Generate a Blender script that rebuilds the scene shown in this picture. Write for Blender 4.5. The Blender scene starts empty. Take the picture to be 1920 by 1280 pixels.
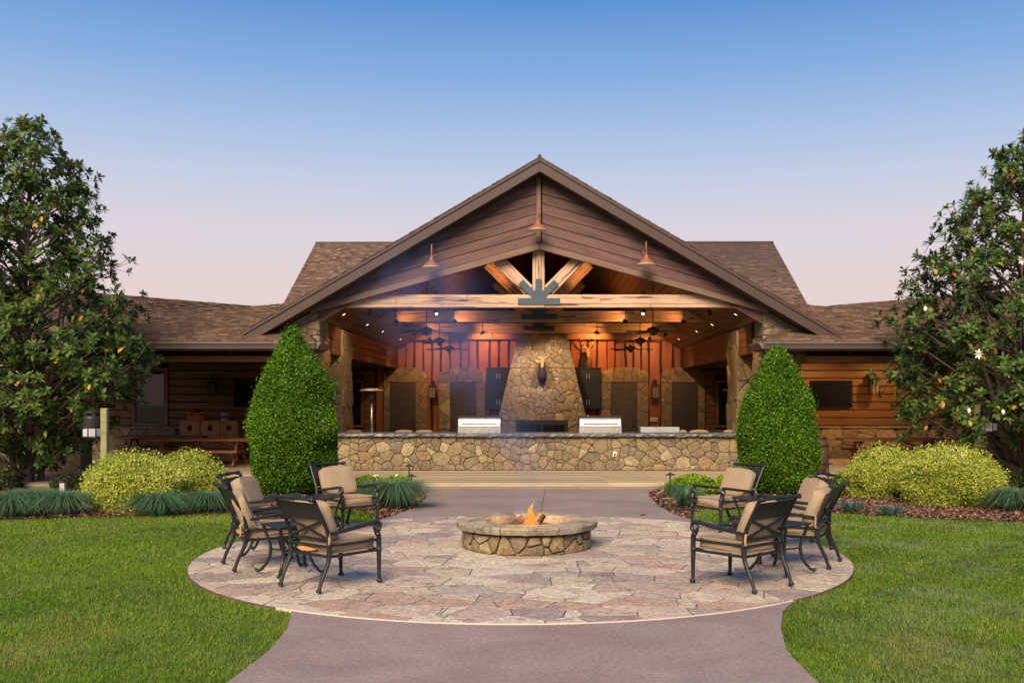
import bpy, bmesh, math, random
import numpy as np
from mathutils import Vector, Matrix
R = math.radians
rng = random.Random(11)
nr = np.random.default_rng(11)
scene = bpy.context.scene
COL = scene.collection

# ------------------------------------------------------------------ camera
HC, FP, CX, CY = 1.98, 1840.0, 1012.0, 750.0       # eye height, focal length and principal point in photograph pixels
cam = bpy.data.cameras.new('camera')
cam.sensor_width = 36.0
cam.lens = 36.0 * FP / 1920.0
cam.shift_x = -(CX - 960.0) / 1920.0
cam.shift_y = (CY - 640.0) / 1920.0
cam.clip_start = 0.1
cam.clip_end = 2000
camo = bpy.data.objects.new('camera', cam)
camo.location = (0, 0, HC)
camo.rotation_euler = (R(90), 0, 0)
COL.objects.link(camo)
scene.camera = camo


def at(px, py, d):
    return Vector(((px - CX) * d / FP, d, HC - (py - CY) * d / FP))


# ------------------------------------------------------------------ sky, sun, exposure
def lin(r, g, b):
    f = lambda c: (c / 255 / 12.92) if c / 255 <= 0.04045 else ((c / 255 + 0.055) / 1.055) ** 2.4
    return (f(r), f(g), f(b), 1)


world = bpy.data.worlds.new('World')
scene.world = world
world.use_nodes = True
wn, wl = world.node_tree.nodes, world.node_tree.links
wn.clear()
wout = wn.new('ShaderNodeOutputWorld')
wbg = wn.new('ShaderNodeBackground')
wtc = wn.new('ShaderNodeTexCoord')
wsep = wn.new('ShaderNodeSeparateXYZ')
wramp = wn.new('ShaderNodeValToRGB')
wl.new(wtc.outputs['Generated'], wsep.inputs[0])
wl.new(wsep.outputs['Z'], wramp.inputs[0])
stops = [(0.0, (232, 206, 203)), (0.11, (233, 214, 215)), (0.165, (224, 216, 226)), (0.205, (206, 211, 232)), (0.2476, (180, 200, 234)),
         (0.31, (138, 178, 229)), (0.377, (92, 148, 215)), (0.6, (84, 132, 198)), (1.0, (80, 122, 182))]
el = wramp.color_ramp.elements
for i, (p, c) in enumerate(stops):
    e = el[i] if i < 2 else el.new(p)
    e.position = p
    e.color = lin(*c)
sky = wn.new('ShaderNodeTexSky')
sky.sky_type = 'NISHITA'
sky.sun_disc = False
sky.sun_elevation = R(1.5)
sky.sun_rotation = R(190)
wmix = wn.new('ShaderNodeMix')
wmix.data_type = 'RGBA'
wmix.blend_type = 'ADD'
wmix.inputs[0].default_value = 0.012
wl.new(wramp.outputs[0], wmix.inputs[6])
wl.new(sky.outputs[0], wmix.inputs[7])
wl.new(wmix.outputs[2], wbg.inputs[0])
wbg.inputs[1].default_value = 0.665
wl.new(wbg.outputs[0], wout.inputs[0])

sl = bpy.data.lights.new('sun', 'SUN')
sl.energy = 5.0
sl.angle = R(38)
sl.color = (1.0, 0.79, 0.54)
so = bpy.data.objects.new('sun', sl)
so.rotation_euler = (R(51), 0, R(-14))              # afterglow of the west, behind the camera
COL.objects.link(so)
scene.view_settings.view_transform = 'Standard'
scene.view_settings.look = 'None'
scene.view_settings.gamma = 1.0
scene.view_settings.use_curve_mapping = False
scene.view_settings.exposure = 0.5
scene.cycles.max_bounces = 6
scene.cycles.transparent_max_bounces = 12
scene.cycles.volume_bounces = 0
scene.cycles.volume_step_rate = 5.0
scene.cycles.volume_max_steps = 96
scene.cycles.sample_clamp_indirect = 4.0
scene.cycles.caustics_reflective = False
scene.cycles.caustics_refractive = False


# ------------------------------------------------------------------ materials
def principled(name, rough=0.8, metallic=0.0, spec=0.4):
    m = bpy.data.materials.new(name)
    m.use_nodes = True
    nt = m.node_tree
    b = nt.nodes['Principled BSDF']
    b.inputs['Roughness'].default_value = rough
    b.inputs['Metallic'].default_value = metallic
    b.inputs['Specular IOR Level'].default_value = spec
    return m, nt, b


def ramp(nt, cols, interp='LINEAR'):
    r = nt.nodes.new('ShaderNodeValToRGB')
    r.color_ramp.interpolation = interp
    e = r.color_ramp.elements
    n = len(cols)
    for i, c in enumerate(cols):
        p = i / max(1, n - 1) if interp == 'LINEAR' else i / n
        if len(c) == 4:
            p, c = c[3], c[:3]
        x = e[i] if i < 2 else e.new(p)
        x.position = p
        x.color = (*c, 1)
    return r


def mixrgb(nt, mode, fac, a, b):
    m = nt.nodes.new('ShaderNodeMix')
    m.data_type = 'RGBA'
    m.blend_type = mode
    for sock, val in ((0, fac), (6, a), (7, b)):
        if hasattr(val, 'links'):
            nt.links.new(val, m.inputs[sock])
        elif isinstance(val, (int, float)):
            m.inputs[sock].default_value = val
        else:
            m.inputs[sock].default_value = (*val[:3], 1)
    return m.outputs[2]


def coords(nt, stretch, rnd=True, attr=False):
    tc = nt.nodes.new('ShaderNodeTexCoord')
    mp = nt.nodes.new('ShaderNodeMapping')
    mp.inputs['Scale'].default_value = stretch
    nt.links.new(tc.outputs['Object'], mp.inputs[0])
    oi = nt.nodes.new('ShaderNodeObjectInfo')
    rs = oi.outputs['Random']
    if attr:
        at_ = nt.nodes.new('ShaderNodeAttribute')
        at_.attribute_name = 'tone'
        rs = at_.outputs['Fac']
    if rnd:
        ml = nt.nodes.new('ShaderNodeMath')
        ml.operation = 'MULTIPLY'
        ml.inputs[1].default_value = 37.0
        nt.links.new(rs, ml.inputs[0])
        cb = nt.nodes.new('ShaderNodeCombineXYZ')
        for k in range(3):
            nt.links.new(ml.outputs[0], cb.inputs[k])
        nt.links.new(cb.outputs[0], mp.inputs['Location'])
    return mp.outputs[0], rs


def noise(nt, vec, scale, detail=5, rough=0.55, dist=0.0):
    n = nt.nodes.new('ShaderNodeTexNoise')
    n.inputs['Scale'].default_value = scale
    n.inputs['Detail'].default_value = detail
    n.inputs['Roughness'].default_value = rough
    n.inputs['Distortion'].default_value = dist
    nt.links.new(vec, n.inputs['Vector'])
    return n.outputs['Fac']


def bump(nt, b, h, strength, dist=0.02):
    bp = nt.nodes.new('ShaderNodeBump')
    bp.inputs['Strength'].default_value = strength
    bp.inputs['Distance'].default_value = dist
    nt.links.new(h, bp.inputs['Height'])
    nt.links.new(bp.outputs[0], b.inputs['Normal'])


def mat(name, cols, scale=4.0, rough=0.8, bmp=0.3, bscale=None, stretch=(1, 1, 1), rndcols=None, rmix=0.75, dist=0.0, metallic=0.0, spec=0.4,
        dark=None, detail=6, bdist=0.02, grain=None, attr=False):
    """noise mottled colour; rndcols: a tone of its own for each object; dark: streaks of a second colour"""
    m, nt, b = principled(name, rough, metallic, spec)
    vec, rv = coords(nt, stretch, True, attr)
    n1 = noise(nt, vec, scale, detail, 0.6, dist)
    r1 = ramp(nt, [(*c, p) for c, p in zip(cols, np.linspace(0.3, 0.7, len(cols)))])
    nt.links.new(n1, r1.inputs[0])
    out = r1.outputs[0]
    if rndcols:
        r2 = ramp(nt, rndcols, 'CONSTANT')
        nt.links.new(rv, r2.inputs[0])
        n3 = noise(nt, vec, scale * 3.1, 4, 0.7)
        r3 = ramp(nt, [(0.62, 0.62, 0.62, 0.3), (1.2, 1.2, 1.2, 0.7)])
        nt.links.new(n3, r3.inputs[0])
        t = mixrgb(nt, 'MULTIPLY', 1.0, r2.outputs[0], r3.outputs[0])
        out = mixrgb(nt, 'MIX', rmix, out, t)
    if dark:
        n4 = noise(nt, vec, dark[1], 5, 0.6, 0.4)
        r4 = ramp(nt, [(0, 0, 0, dark[2]), (1, 1, 1, dark[3])])
        nt.links.new(n4, r4.inputs[0])
        out = mixrgb(nt, 'MIX', r4.outputs[0], out, dark[0])
    if grain:
        r5 = ramp(nt, [(1 - grain[1],) * 3 + (0.32,), (1 + grain[1],) * 3 + (0.68,)])
        nt.links.new(noise(nt, vec, grain[0], 3, 0.75), r5.inputs[0])
        out = mixrgb(nt, 'MULTIPLY', 1.0, out, r5.outputs[0])
    nt.links.new(out, b.inputs['Base Color'])
    if bmp:
        bump(nt, b, noise(nt, vec, bscale or scale * 4, 5, 0.65), bmp, bdist)
    return m


def leafmat(name, cols, rough=0.45, trans=0.25, spec=0.5):
    """colour by the leaf's own random number, a little light passes through"""
    m, nt, b = principled(name, rough, 0, spec)
    a = nt.nodes.new('ShaderNodeAttribute')
    a.attribute_name = 'tone'
    r1 = ramp(nt, cols)
    nt.links.new(a.outputs['Fac'], r1.inputs[0])
    nt.links.new(r1.outputs[0], b.inputs['Base Color'])
    t = nt.nodes.new('ShaderNodeBsdfTranslucent')
    nt.links.new(r1.outputs[0], t.inputs[0])
    mx = nt.nodes.new('ShaderNodeMixShader')
    mx.inputs[0].default_value = trans
    out = nt.nodes['Material Output']
    nt.links.new(b.outputs[0], mx.inputs[1])
    nt.links.new(t.outputs[0], mx.inputs[2])
    nt.links.new(mx.outputs[0], out.inputs[0])
    return m


def emit(name, col, strength):
    m, nt, b = principled(name, 0.5)
    b.inputs['Base Color'].default_value = (*col, 1)
    b.inputs['Emission Color'].default_value = (*col, 1)
    b.inputs['Emission Strength'].default_value = strength
    return m


FIELD = [(0.240, 0.178, 0.091), (0.176, 0.130, 0.073), (0.208, 0.162, 0.095), (0.304, 0.201, 0.084), (0.168, 0.142, 0.101), (0.416, 0.340, 0.203), (0.224, 0.158, 0.081), (0.264, 0.170, 0.095), (0.128, 0.099, 0.066), (0.288, 0.225, 0.126), (0.192, 0.150, 0.087), (0.240, 0.190, 0.108), (0.216, 0.166, 0.091), (0.352, 0.276, 0.158), (0.184, 0.138, 0.084), (0.272, 0.198, 0.098)]
M = {}
M['stone'] = mat('field_stone', [(.10, .075, .045), (.24, .175, .105), (.40, .31, .19)], 7, 0.85, 0.8, 16, grain=(22, .35), rndcols=FIELD, rmix=0.64, bdist=0.03)
M['mortar'] = mat('mortar', [(.16, .125, .085), (.26, .205, .14)], 9, 0.95, 0.5)
FLAG = [(.52, .455, .375), (.26, .205, .185), (.45, .355, .28), (.38, .275, .23), (.33, .29, .255), (.49, .42, .34), (.23, .19, .185), (.44, .37, .27), (.39, .295, .25), (.52, .45, .37),
        (.29, .24, .225), (.45, .355, .295), (.36, .235, .18), (.55, .48, .38), (.42, .335, .285), (.47, .39, .31)]
M['flag'] = mat('flagstone', [(.18, .14, .115), (.38, .30, .24), (.57, .49, .41)], 6.5, 0.72, 0.6, 14, rndcols=FLAG, rmix=0.72, dist=0.6, grain=(26, .35),
                dark=((.16, .11, .09), 4.5, 0.55, 0.74))
M['flagfar'] = mat('flagstone_far', [(.18, .14, .115), (.38, .30, .24), (.57, .49, .41)], 6.5, 0.72, 0.6, 14, rndcols=FLAG, rmix=0.72, dist=0.6, grain=(26, .35),
                dark=((.16, .11, .09), 4.5, 0.55, 0.74), attr=True)
M['joint'] = mat('paving_joint', [(.075, .055, .045), (.13, .095, .078)], 20, 0.95, 0.4)
M['concrete'] = mat('tinted_concrete', [(.192, .148, .144), (.226, .178, .171), (.256, .206, .199)], 1.1, 0.75, 0.3, 70, dist=0.5, dark=((.165, .128, .128), 0.7, 0.5, 0.85), bdist=0.01, grain=(28, .22))
M['coping'] = mat('coping_stone', [(.17, .145, .10), (.29, .25, .175), (.38, .32, .22)], 4, 0.85, 0.6, 14, rndcols=[(.29, .245, .165), (.26, .24, .185), (.33, .26, .16), (.21, .195, .165)], rmix=0.5,
                  dark=((.10, .09, .075), 2.6, 0.5, 0.68), grain=(20, .3))
M['gable'] = mat('stained_board', [(.036, .016, .018), (.112, .053, .050), (.185, .10, .095)], 2.6, 0.6, 0.35, 9, stretch=(.35, 3, 3), dist=0.6,
                 rndcols=[(.12, .057, .047), (.15, .077, .064), (.095, .044, .037), (.132, .064, .053)], rmix=0.4, dark=((.045, .028, .028), 1.6, 0.52, 0.74))
M['gabletrim'] = mat('trim_board', [(.13, .075, .056), (.20, .125, .095)], 2.5, 0.6, 0.3, 8, stretch=(.4, 3, 3))
M['fascia'] = mat('painted_fascia', [(.052, .031, .029), (.062, .038, .035)], 1.5, 0.5, 0.05)
M['gutter'] = mat('brown_gutter', [(.13, .105, .095), (.15, .12, .11)], 1.5, 0.35, 0.0, spec=0.6)
M['soffit'] = mat('soffit', [(.05, .032, .025), (.07, .045, .035)], 2, 0.7, 0.1)
M['timber'] = mat('rough_timber', [(.40, .235, .15), (.58, .38, .26), (.68, .48, .35)], 3.0, 0.65, 0.6, 12, stretch=(.22, 3, 3), dist=1.0,
                  rndcols=[(.58, .37, .25), (.64, .42, .29), (.53, .34, .23)], rmix=0.35, dark=((.08, .04, .028), 4.5, 0.57, 0.66))
M['ceil'] = mat('ceiling_board', [(.05, .018, .007), (.085, .031, .011)], 2.0, 0.3, 0.1, 9, stretch=(.3, 3, 3), rndcols=[(.085, .031, .011), (.062, .022, .008), (.10, .038, .014)], rmix=0.5, spec=0.5)
M['redboard'] = mat('cedar_board', [(.15, .040, .012), (.27, .083, .023), (.35, .12, .036)], 2.0, 0.5, 0.25, 9, stretch=(3, 3, .3), dist=0.7,
                    rndcols=[(.28, .085, .024), (.22, .063, .018), (.33, .11, .034), (.25, .08, .026)], rmix=0.5, dark=((.06, .022, .012), 3.0, 0.66, 0.76))
M['siding'] = mat('log_siding', [(.10, .043, .016), (.175, .08, .028), (.22, .105, .038)], 2.0, 0.5, 0.25, 9, stretch=(.3, 3, 3), dist=0.7,
                  rndcols=[(.17, .078, .027), (.15, .067, .024), (.195, .09, .033)], rmix=0.45, dark=((.07, .03, .014), 2.0, 0.66, 0.76))
M['darkgap'] = mat('dark_backing', [(.035, .015, .008), (.05, .022, .012)], 3, 0.9, 0.1)
M['beamwood'] = mat('beam_wood', [(.19, .075, .03), (.30, .13, .055)], 2.0, 0.5, 0.25, 9, stretch=(.3, 3, 3), rndcols=[(.28, .12, .05), (.24, .10, .04)], rmix=0.4)
M['sidewood'] = mat('header_wood', [(.07, .028, .011), (.13, .055, .021)], 2.0, 0.45, 0.2, 9, stretch=(.3, 3, 3), rndcols=[(.115, .05, .019), (.09, .037, .014)], rmix=0.5)
M['deck'] = mat('deck_board', [(.26, .20, .13), (.36, .285, .19), (.43, .35, .245)], 2.0, 0.75, 0.3, 9, stretch=(.25, 4, 4), dist=0.5,
                rndcols=[(.35, .28, .185), (.24, .19, .13), (.43, .345, .235), (.20, .165, .125), (.38, .28, .17), (.30, .25, .185), (.46, .37, .25)], rmix=0.8)
M['door'] = mat('door_paint', [(.055, .04, .033), (.075, .055, .045)], 2.0, 0.5, 0.1)
M['cabinet'] = mat('cabinet_paint', [(.012, .014, .017), (.018, .021, .025)], 3.0, 0.45, 0.08)
M['iron'] = mat('cast_iron', [(.010, .011, .014), (.020, .021, .025)], 12, 0.42, 0.15, 40, spec=0.32, bdist=0.004)
M['black'] = mat('black_metal', [(.012, .012, .013), (.022, .021, .021)], 5, 0.45, 0.05, spec=0.5)
M['bronze'] = mat('dark_bronze', [(.03, .022, .017), (.05, .036, .026)], 6, 0.45, 0.1)
M['platesteel'] = mat('plate_steel', [(.045, .07, .10), (.065, .10, .135)], 4, 0.55, 0.1)
M['cushion'] = mat('tan_canvas', [(.285, .218, .148), (.33, .255, .175)], 3, 0.92, 0.35, 9, spec=0.15, dark=((.33, .23, .145), 2.0, 0.5, 0.75), bdist=0.03)
M['piping'] = mat('canvas_piping', [(.29, .20, .12), (.33, .235, .145)], 8, 0.9, 0.2, spec=0.15)
M['foam'] = mat('cushion_foam', [(.55, .21, .06), (.62, .27, .09)], 8, 0.9, 0.2)
M['steel'] = mat('brushed_steel', [(.55, .54, .52), (.68, .67, .65)], 3, 0.30, 0.08, 30, stretch=(.2, 1, 4), metallic=0.9)
M['granite'] = mat('granite', [(.05, .055, .065), (.10, .105, .115), (.15, .15, .155)], 14, 0.35, 0.3, 20, dark=((.42, .39, .35), 9, 0.66, 0.72))
M['copperred'] = mat('red_enamel', [(.26, .085, .05), (.30, .10, .06)], 3, 0.45, 0.05)
M['white'] = mat('white_enamel', [(.74, .72, .68), (.80, .78, .74)], 3, 0.5, 0.0)
M['screen'] = mat('tv_screen', [(.006, .006, .007), (.009, .009, .010)], 2, 0.12, 0.0, spec=0.6)
M['plywood'] = mat('plywood', [(.38, .16, .06), (.54, .25, .105), (.62, .31, .14)], 2.4, 0.6, 0.1, 9, stretch=(3, 3, .4), dist=1.5)
M['redwood'] = mat('redwood', [(.20, .07, .03), (.34, .13, .06)], 2.4, 0.55, 0.2, 9, stretch=(.35, 3, 3))
M['greenpost'] = mat('treated_post', [(.20, .20, .09), (.30, .29, .15)], 3, 0.85, 0.4, 12, stretch=(3, 3, .3))
M['bark'] = mat('bark', [(.08, .06, .045), (.17, .135, .10)], 8, 0.9, 0.8, 20, stretch=(2, 2, .5))
M['mulch'] = mat('mulch_ground', [(.055, .03, .02), (.12, .07, .05)], 30, 0.95, 0.9, 50, bdist=0.04)
M['soil'] = mat('lawn_soil', [(.07, .085, .025), (.11, .13, .04)], 10, 0.95, 0.5)
M['far'] = mat('far_ground', [(.05, .085, .02), (.085, .12, .03)], 0.6, 0.95, 0.3)
M['ash'] = mat('ash', [(.05, .04, .036), (.15, .115, .10)], 12, 0.95, 0.6)
M['char'] = mat('charred_wood', [(.02, .015, .013), (.06, .04, .03)], 9, 0.9, 0.6)
M['barrel'] = mat('barrel_wood', [(.05, .027, .018), (.085, .045, .03)], 3, 0.6, 0.2, 9, stretch=(3, 3, .3))
M['orangebox'] = mat('orange_plastic', [(.55, .13, .025), (.60, .15, .03)], 3, 0.45, 0.0)
M['redplastic'] = mat('red_plastic', [(.16, .012, .01), (.19, .016, .012)], 3, 0.4, 0.0)
M['tin'] = mat('tin', [(.30, .33, .36), (.40, .43, .46)], 3, 0.4, 0.0)
M['label'] = mat('paper_label', [(.10, .16, .24), (.13, .2, .28)], 3, 0.6, 0.0)
M['plastic'] = mat('white_plastic', [(.66, .64, .60), (.70, .68, .64)], 3, 0.5, 0.0)
M['antler'] = mat('antler', [(.28, .225, .16), (.42, .35, .27)], 9, 0.6, 0.2)
M['elkface'] = mat('elk_face', [(.24, .135, .065), (.32, .19, .10)], 14, 0.9, 0.5)
M['elkmane'] = mat('elk_mane', [(.03, .02, .016), (.07, .042, .03)], 18, 0.95, 0.7, stretch=(2, 2, .5))
M['bulb'] = emit('lit_bulb', (1.0, 0.72, 0.38), 16.0)
M['lens'] = emit('recessed_lens', (1.0, 0.74, 0.44), 4.0)
M['frost'] = mat('frosted_panel', [(.40, .41, .43), (.50, .51, .53)], 3, 0.4, 0.0)
M['shingle'] = None


def glassmat(name, tint, rough=0.03):
    m, nt, b = principled(name, rough, 0, 0.6)
    b.inputs['Base Color'].default_value = (*tint, 1)
    b.inputs['Alpha'].default_value = 0.75
    return m


M['pane'] = glassmat('window_glass', (.012, .014, .016))
M['lampglass'] = glassmat('lamp_glass', (.30, .24, .15), 0.15)


def shinglemat(name, cols):
    m, nt, b = principled(name, 0.9, 0, 0.25)
    a = nt.nodes.new('ShaderNodeAttribute')
    a.attribute_name = 'tone'
    r1 = ramp(nt, cols)
    nt.links.new(a.outputs['Fac'], r1.inputs[0])
    vec, rv = coords(nt, (1, 1, 1), False)
    n = noise(nt, vec, 40, 3, 0.7)
    r3 = ramp(nt, [(0.7, 0.7, 0.7, 0.35), (1.2, 1.2, 1.2, 0.65)])
    nt.links.new(n, r3.inputs[0])
    nt.links.new(mixrgb(nt, 'MULTIPLY', 1.0, r1.outputs[0], r3.outputs[0]), b.inputs['Base Color'])
    bump(nt, b, n, 0.3, 0.01)
    return m


M['shingle'] = shinglemat('asphalt_shingle', [(.075, .048, .04), (.135, .085, .066), (.18, .118, .086), (.28, .195, .14)])
M['grass'] = None


def grassmat():
    m, nt, b = principled('grass_blade', 0.6, 0, 0.25)
    a = nt.nodes.new('ShaderNodeAttribute')
    a.attribute_name = 'tone'
    r1 = ramp(nt, [(.06, .135, .007), (.125, .24, .012), (.20, .33, .02), (.29, .38, .045), (.46, .37, .14)])
    nt.links.new(a.outputs['Fac'], r1.inputs[0])
    vec, rv = coords(nt, (1, 1, 1), False)
    n = noise(nt, vec, 0.8, 5, 0.65, 0.4)
    r2 = ramp(nt, [(0, 0, 0, 0.44), (1, 1, 1, 0.64)])
    nt.links.new(n, r2.inputs[0])
    sx = nt.nodes.new('ShaderNodeSeparateXYZ')
    nt.links.new(vec, sx.inputs[0])
    rx = nt.nodes.new('ShaderNodeMapRange')
    for i_, v_ in ((1, 0.5), (2, 3.0), (3, 0.22), (4, 0.85)):
        rx.inputs[i_].default_value = v_
    nt.links.new(sx.outputs[0], rx.inputs[0])
    n6 = noise(nt, vec, 0.42, 6, 0.7, 0.6)
    r6 = ramp(nt, [(0, 0, 0, 0.54), (.55, .55, .55, 0.68)])
    nt.links.new(n6, r6.inputs[0])
    mu = nt.nodes.new('ShaderNodeMath')
    mu.operation = 'MULTIPLY'
    nt.links.new(rx.outputs[0], mu.inputs[0])
    nt.links.new(r2.outputs[0], mu.inputs[1])
    c = mixrgb(nt, 'MIX', mu.outputs[0], mixrgb(nt, 'MIX', r6.outputs[0], r1.outputs[0], (.36, .34, .10)), (.25, .32, .12))
    nt.links.new(c, b.inputs['Base Color'])
    t = nt.nodes.new('ShaderNodeBsdfTranslucent')
    nt.links.new(c, t.inputs[0])
    mx = nt.nodes.new('ShaderNodeMixShader')
    mx.inputs[0].default_value = 0.5
    nt.links.new(b.outputs[0], mx.inputs[1])
    nt.links.new(t.outputs[0], mx.inputs[2])
    nt.links.new(mx.outputs[0], nt.nodes['Material Output'].inputs[0])
    return m


M['grass'] = grassmat()
M['magnolia'] = leafmat('magnolia_leaf', [(.022, .040, .012), (.044, .080, .017), (.078, .142, .024), (.15, .225, .034), (.085, .062, .026), (.13, .075, .034)], 0.45, 0.28, 0.3)
M['brownleaf'] = mat('dry_leaf', [(.07, .04, .025), (.11, .06, .035)], 9, 0.8, 0.1)
M['yellowleaf'] = leafmat('yellow_leaf', [(.50, .27, .03), (.42, .36, .05), (.48, .17, .03)], 0.4, 0.3)
M['bud'] = mat('leaf_bud', [(.50, .47, .26), (.58, .55, .34)], 6, 0.6, 0.0)
M['petal'] = mat('white_petal', [(.72, .68, .56), (.80, .77, .68)], 6, 0.6, 0.0)
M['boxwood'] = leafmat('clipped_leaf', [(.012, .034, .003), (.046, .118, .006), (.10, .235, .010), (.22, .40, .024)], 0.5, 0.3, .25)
M['boxcore'] = mat('inner_twigs', [(.012, .02, .006), (.022, .034, .010)], 12, 0.95, 0.8)
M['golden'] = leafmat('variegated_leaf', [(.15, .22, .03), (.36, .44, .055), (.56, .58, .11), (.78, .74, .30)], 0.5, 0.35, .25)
M['goldcore'] = mat('golden_inner_twigs', [(.035, .045, .012), (.06, .07, .02)], 12, 0.95, 0.8)
M['lime'] = leafmat('lime_leaf', [(.12, .21, .010), (.23, .36, .016), (.35, .46, .03)], 0.5, 0.3, .3)
M['bluegrass'] = leafmat('blue_green_blade', [(.08, .165, .08), (.14, .26, .135), (.23, .37, .215)], 0.55, 0.5, .2)
M['paleblue'] = leafmat('pale_blue_blade', [(.07, .13, .10), (.12, .19, .15), (.18, .25, .19)], 0.5, 0.25)
M['juniper'] = leafmat('juniper_leaf', [(.025, .04, .010), (.05, .07, .016), (.085, .10, .022)], 0.5, 0.2)
M['chip'] = leafmat('mulch_chip', [(.05, .024, .017), (.13, .065, .045), (.22, .12, .085), (.32, .22, .16)], 0.85, 0.0, 0.2)


# ------------------------------------------------------------------ objects
def tag(o, label=None, cat=None, group=None, kind=None):
    for k, v in (('label', label), ('category', cat), ('group', group), ('kind', kind)):
        if v:
            o[k] = v
    return o


def thing(name, label, cat, loc=(0, 0, 0), rotz=0.0, group=None):
    o = bpy.data.objects.new(name, None)
    o.empty_display_size = 0.2
    COL.objects.link(o)
    o.location = loc
    o.rotation_euler = (0, 0, rotz)
    return tag(o, label, cat, group)


def wloc(p):
    v = Vector((0, 0, 0))
    while p is not None:
        v += p.location
        p = p.parent
    return v


class MB:
    def __init__(s, world=True):
        s.v, s.f, s.world = [], [], world

    def add(s, vs, fs):
        b = len(s.v)
        s.v += [tuple(v) for v in vs]
        s.f += [tuple(b + i for i in f) for f in fs]
        return s

    def box(s, x0, x1, y0, y1, z0, z1):
        return s.add([(x0, y0, z0), (x1, y0, z0), (x1, y1, z0), (x0, y1, z0), (x0, y0, z1), (x1, y0, z1), (x1, y1, z1), (x0, y1, z1)],
                     [(0, 3, 2, 1), (4, 5, 6, 7), (0, 1, 5, 4), (1, 2, 6, 5), (2, 3, 7, 6), (3, 0, 4, 7)])

    def prism(s, poly, ext):
        ext = Vector(ext)
        n = len(poly)
        a = [Vector(p) for p in poly]
        return s.add(a + [p + ext for p in a], [tuple(range(n - 1, -1, -1)), tuple(range(n, 2 * n))] + [(i, (i + 1) % n, n + (i + 1) % n, n + i) for i in range(n)])

    def tube(s, pts, rad, n=8, flat=None):
        pts = [Vector(p) for p in pts]
        if not hasattr(rad, '__len__'):
            rad = [rad] * len(pts)
        vs, up = [], Vector((0, 0, 1))
        prev = None
        for i, p in enumerate(pts):
            t = (pts[min(i + 1, len(pts) - 1)] - pts[max(i - 1, 0)])
            t = t.normalized() if t.length > 1e-9 else Vector((0, 0, 1))
            if prev is None:
                a = t.cross(up if abs(t.z) < 0.9 else Vector((1, 0, 0))).normalized()
            else:
                a = (prev - t * prev.dot(t)).normalized()
            prev = a
            b = t.cross(a)
            for k in range(n):
                q = 2 * math.pi * (k + 0.5) / n
                vs.append(p + a * math.cos(q) * rad[i] + b * math.sin(q) * rad[i] * (flat or 1))
        fs = [(i * n + k, i * n + (k + 1) % n, (i + 1) * n + (k + 1) % n, (i + 1) * n + k) for i in range(len(pts) - 1) for k in range(n)]
        fs += [tuple(range(n - 1, -1, -1)), tuple(range((len(pts) - 1) * n, len(pts) * n))]
        return s.add(vs, fs)

    def lathe(s, c, prof, n=16, axis='z', cap=True):
        vs = []
        for r_, h in prof:
            for k in range(n):
                q = 2 * math.pi * k / n
                x, y = r_ * math.cos(q), r_ * math.sin(q)
                p = (x, y, h) if axis == 'z' else ((h, x, y) if axis == 'x' else (x, h, y))
                vs.append((c[0] + p[0], c[1] + p[1], c[2] + p[2]))
        m = len(prof)
        fs = [(i * n + k, i * n + (k + 1) % n, (i + 1) * n + (k + 1) % n, (i + 1) * n + k) for i in range(m - 1) for k in range(n)]
        if cap:
            fs += [tuple(range(n - 1, -1, -1)), tuple(range((m - 1) * n, m * n))]
        return s.add(vs, fs)

    def ball(s, c, r_, n=10, m=6, sc=(1, 1, 1)):
        prof = [(max(1e-4, math.sin(math.pi * i / m)) * r_, -math.cos(math.pi * i / m) * r_) for i in range(m + 1)]
        b = len(s.v)
        s.lathe((0, 0, 0), prof, n)
        for i in range(b, len(s.v)):
            v = s.v[i]
            s.v[i] = (c[0] + v[0] * sc[0], c[1] + v[1] * sc[1], c[2] + v[2] * sc[2])
        return s

    def build(s, name, m, parent=None, smooth=False, bevel=0.0, frame=None, seg=1):
        off = wloc(parent) if (s.world and parent is not None) else Vector((0, 0, 0))
        me = bpy.data.meshes.new(name)
        vs = [Vector(v) - off for v in s.v]
        fr = None
        if frame is not None:
            fr = Matrix.Translation(-off) @ frame if s.world else frame
            inv = fr.inverted()
            vs = [inv @ v for v in vs]
        me.from_pydata([tuple(v) for v in vs], [], s.f)
        me.materials.append(m)
        if smooth:
            me.polygons.foreach_set('use_smooth', [True] * len(me.polygons))
        o = bpy.data.objects.new(name, me)
        COL.objects.link(o)
        if parent is not None:
            o.parent = parent
        if fr is not None:
            o.matrix_local = fr
        if bevel:
            b = o.modifiers.new('bevel', 'BEVEL')
            b.width = bevel
            b.segments = seg
            b.limit_method = 'ANGLE'
        return o


def smooth_angle(o, deg=40):
    o.data.polygons.foreach_set('use_smooth', [True] * len(o.data.polygons))
    try:
        o.data.set_sharp_from_angle(angle=R(deg))
    except Exception:
        pass
    return o


def struct(mb, name, m, **k):
    return tag(mb.build(name, m, **k), kind='structure')


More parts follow.
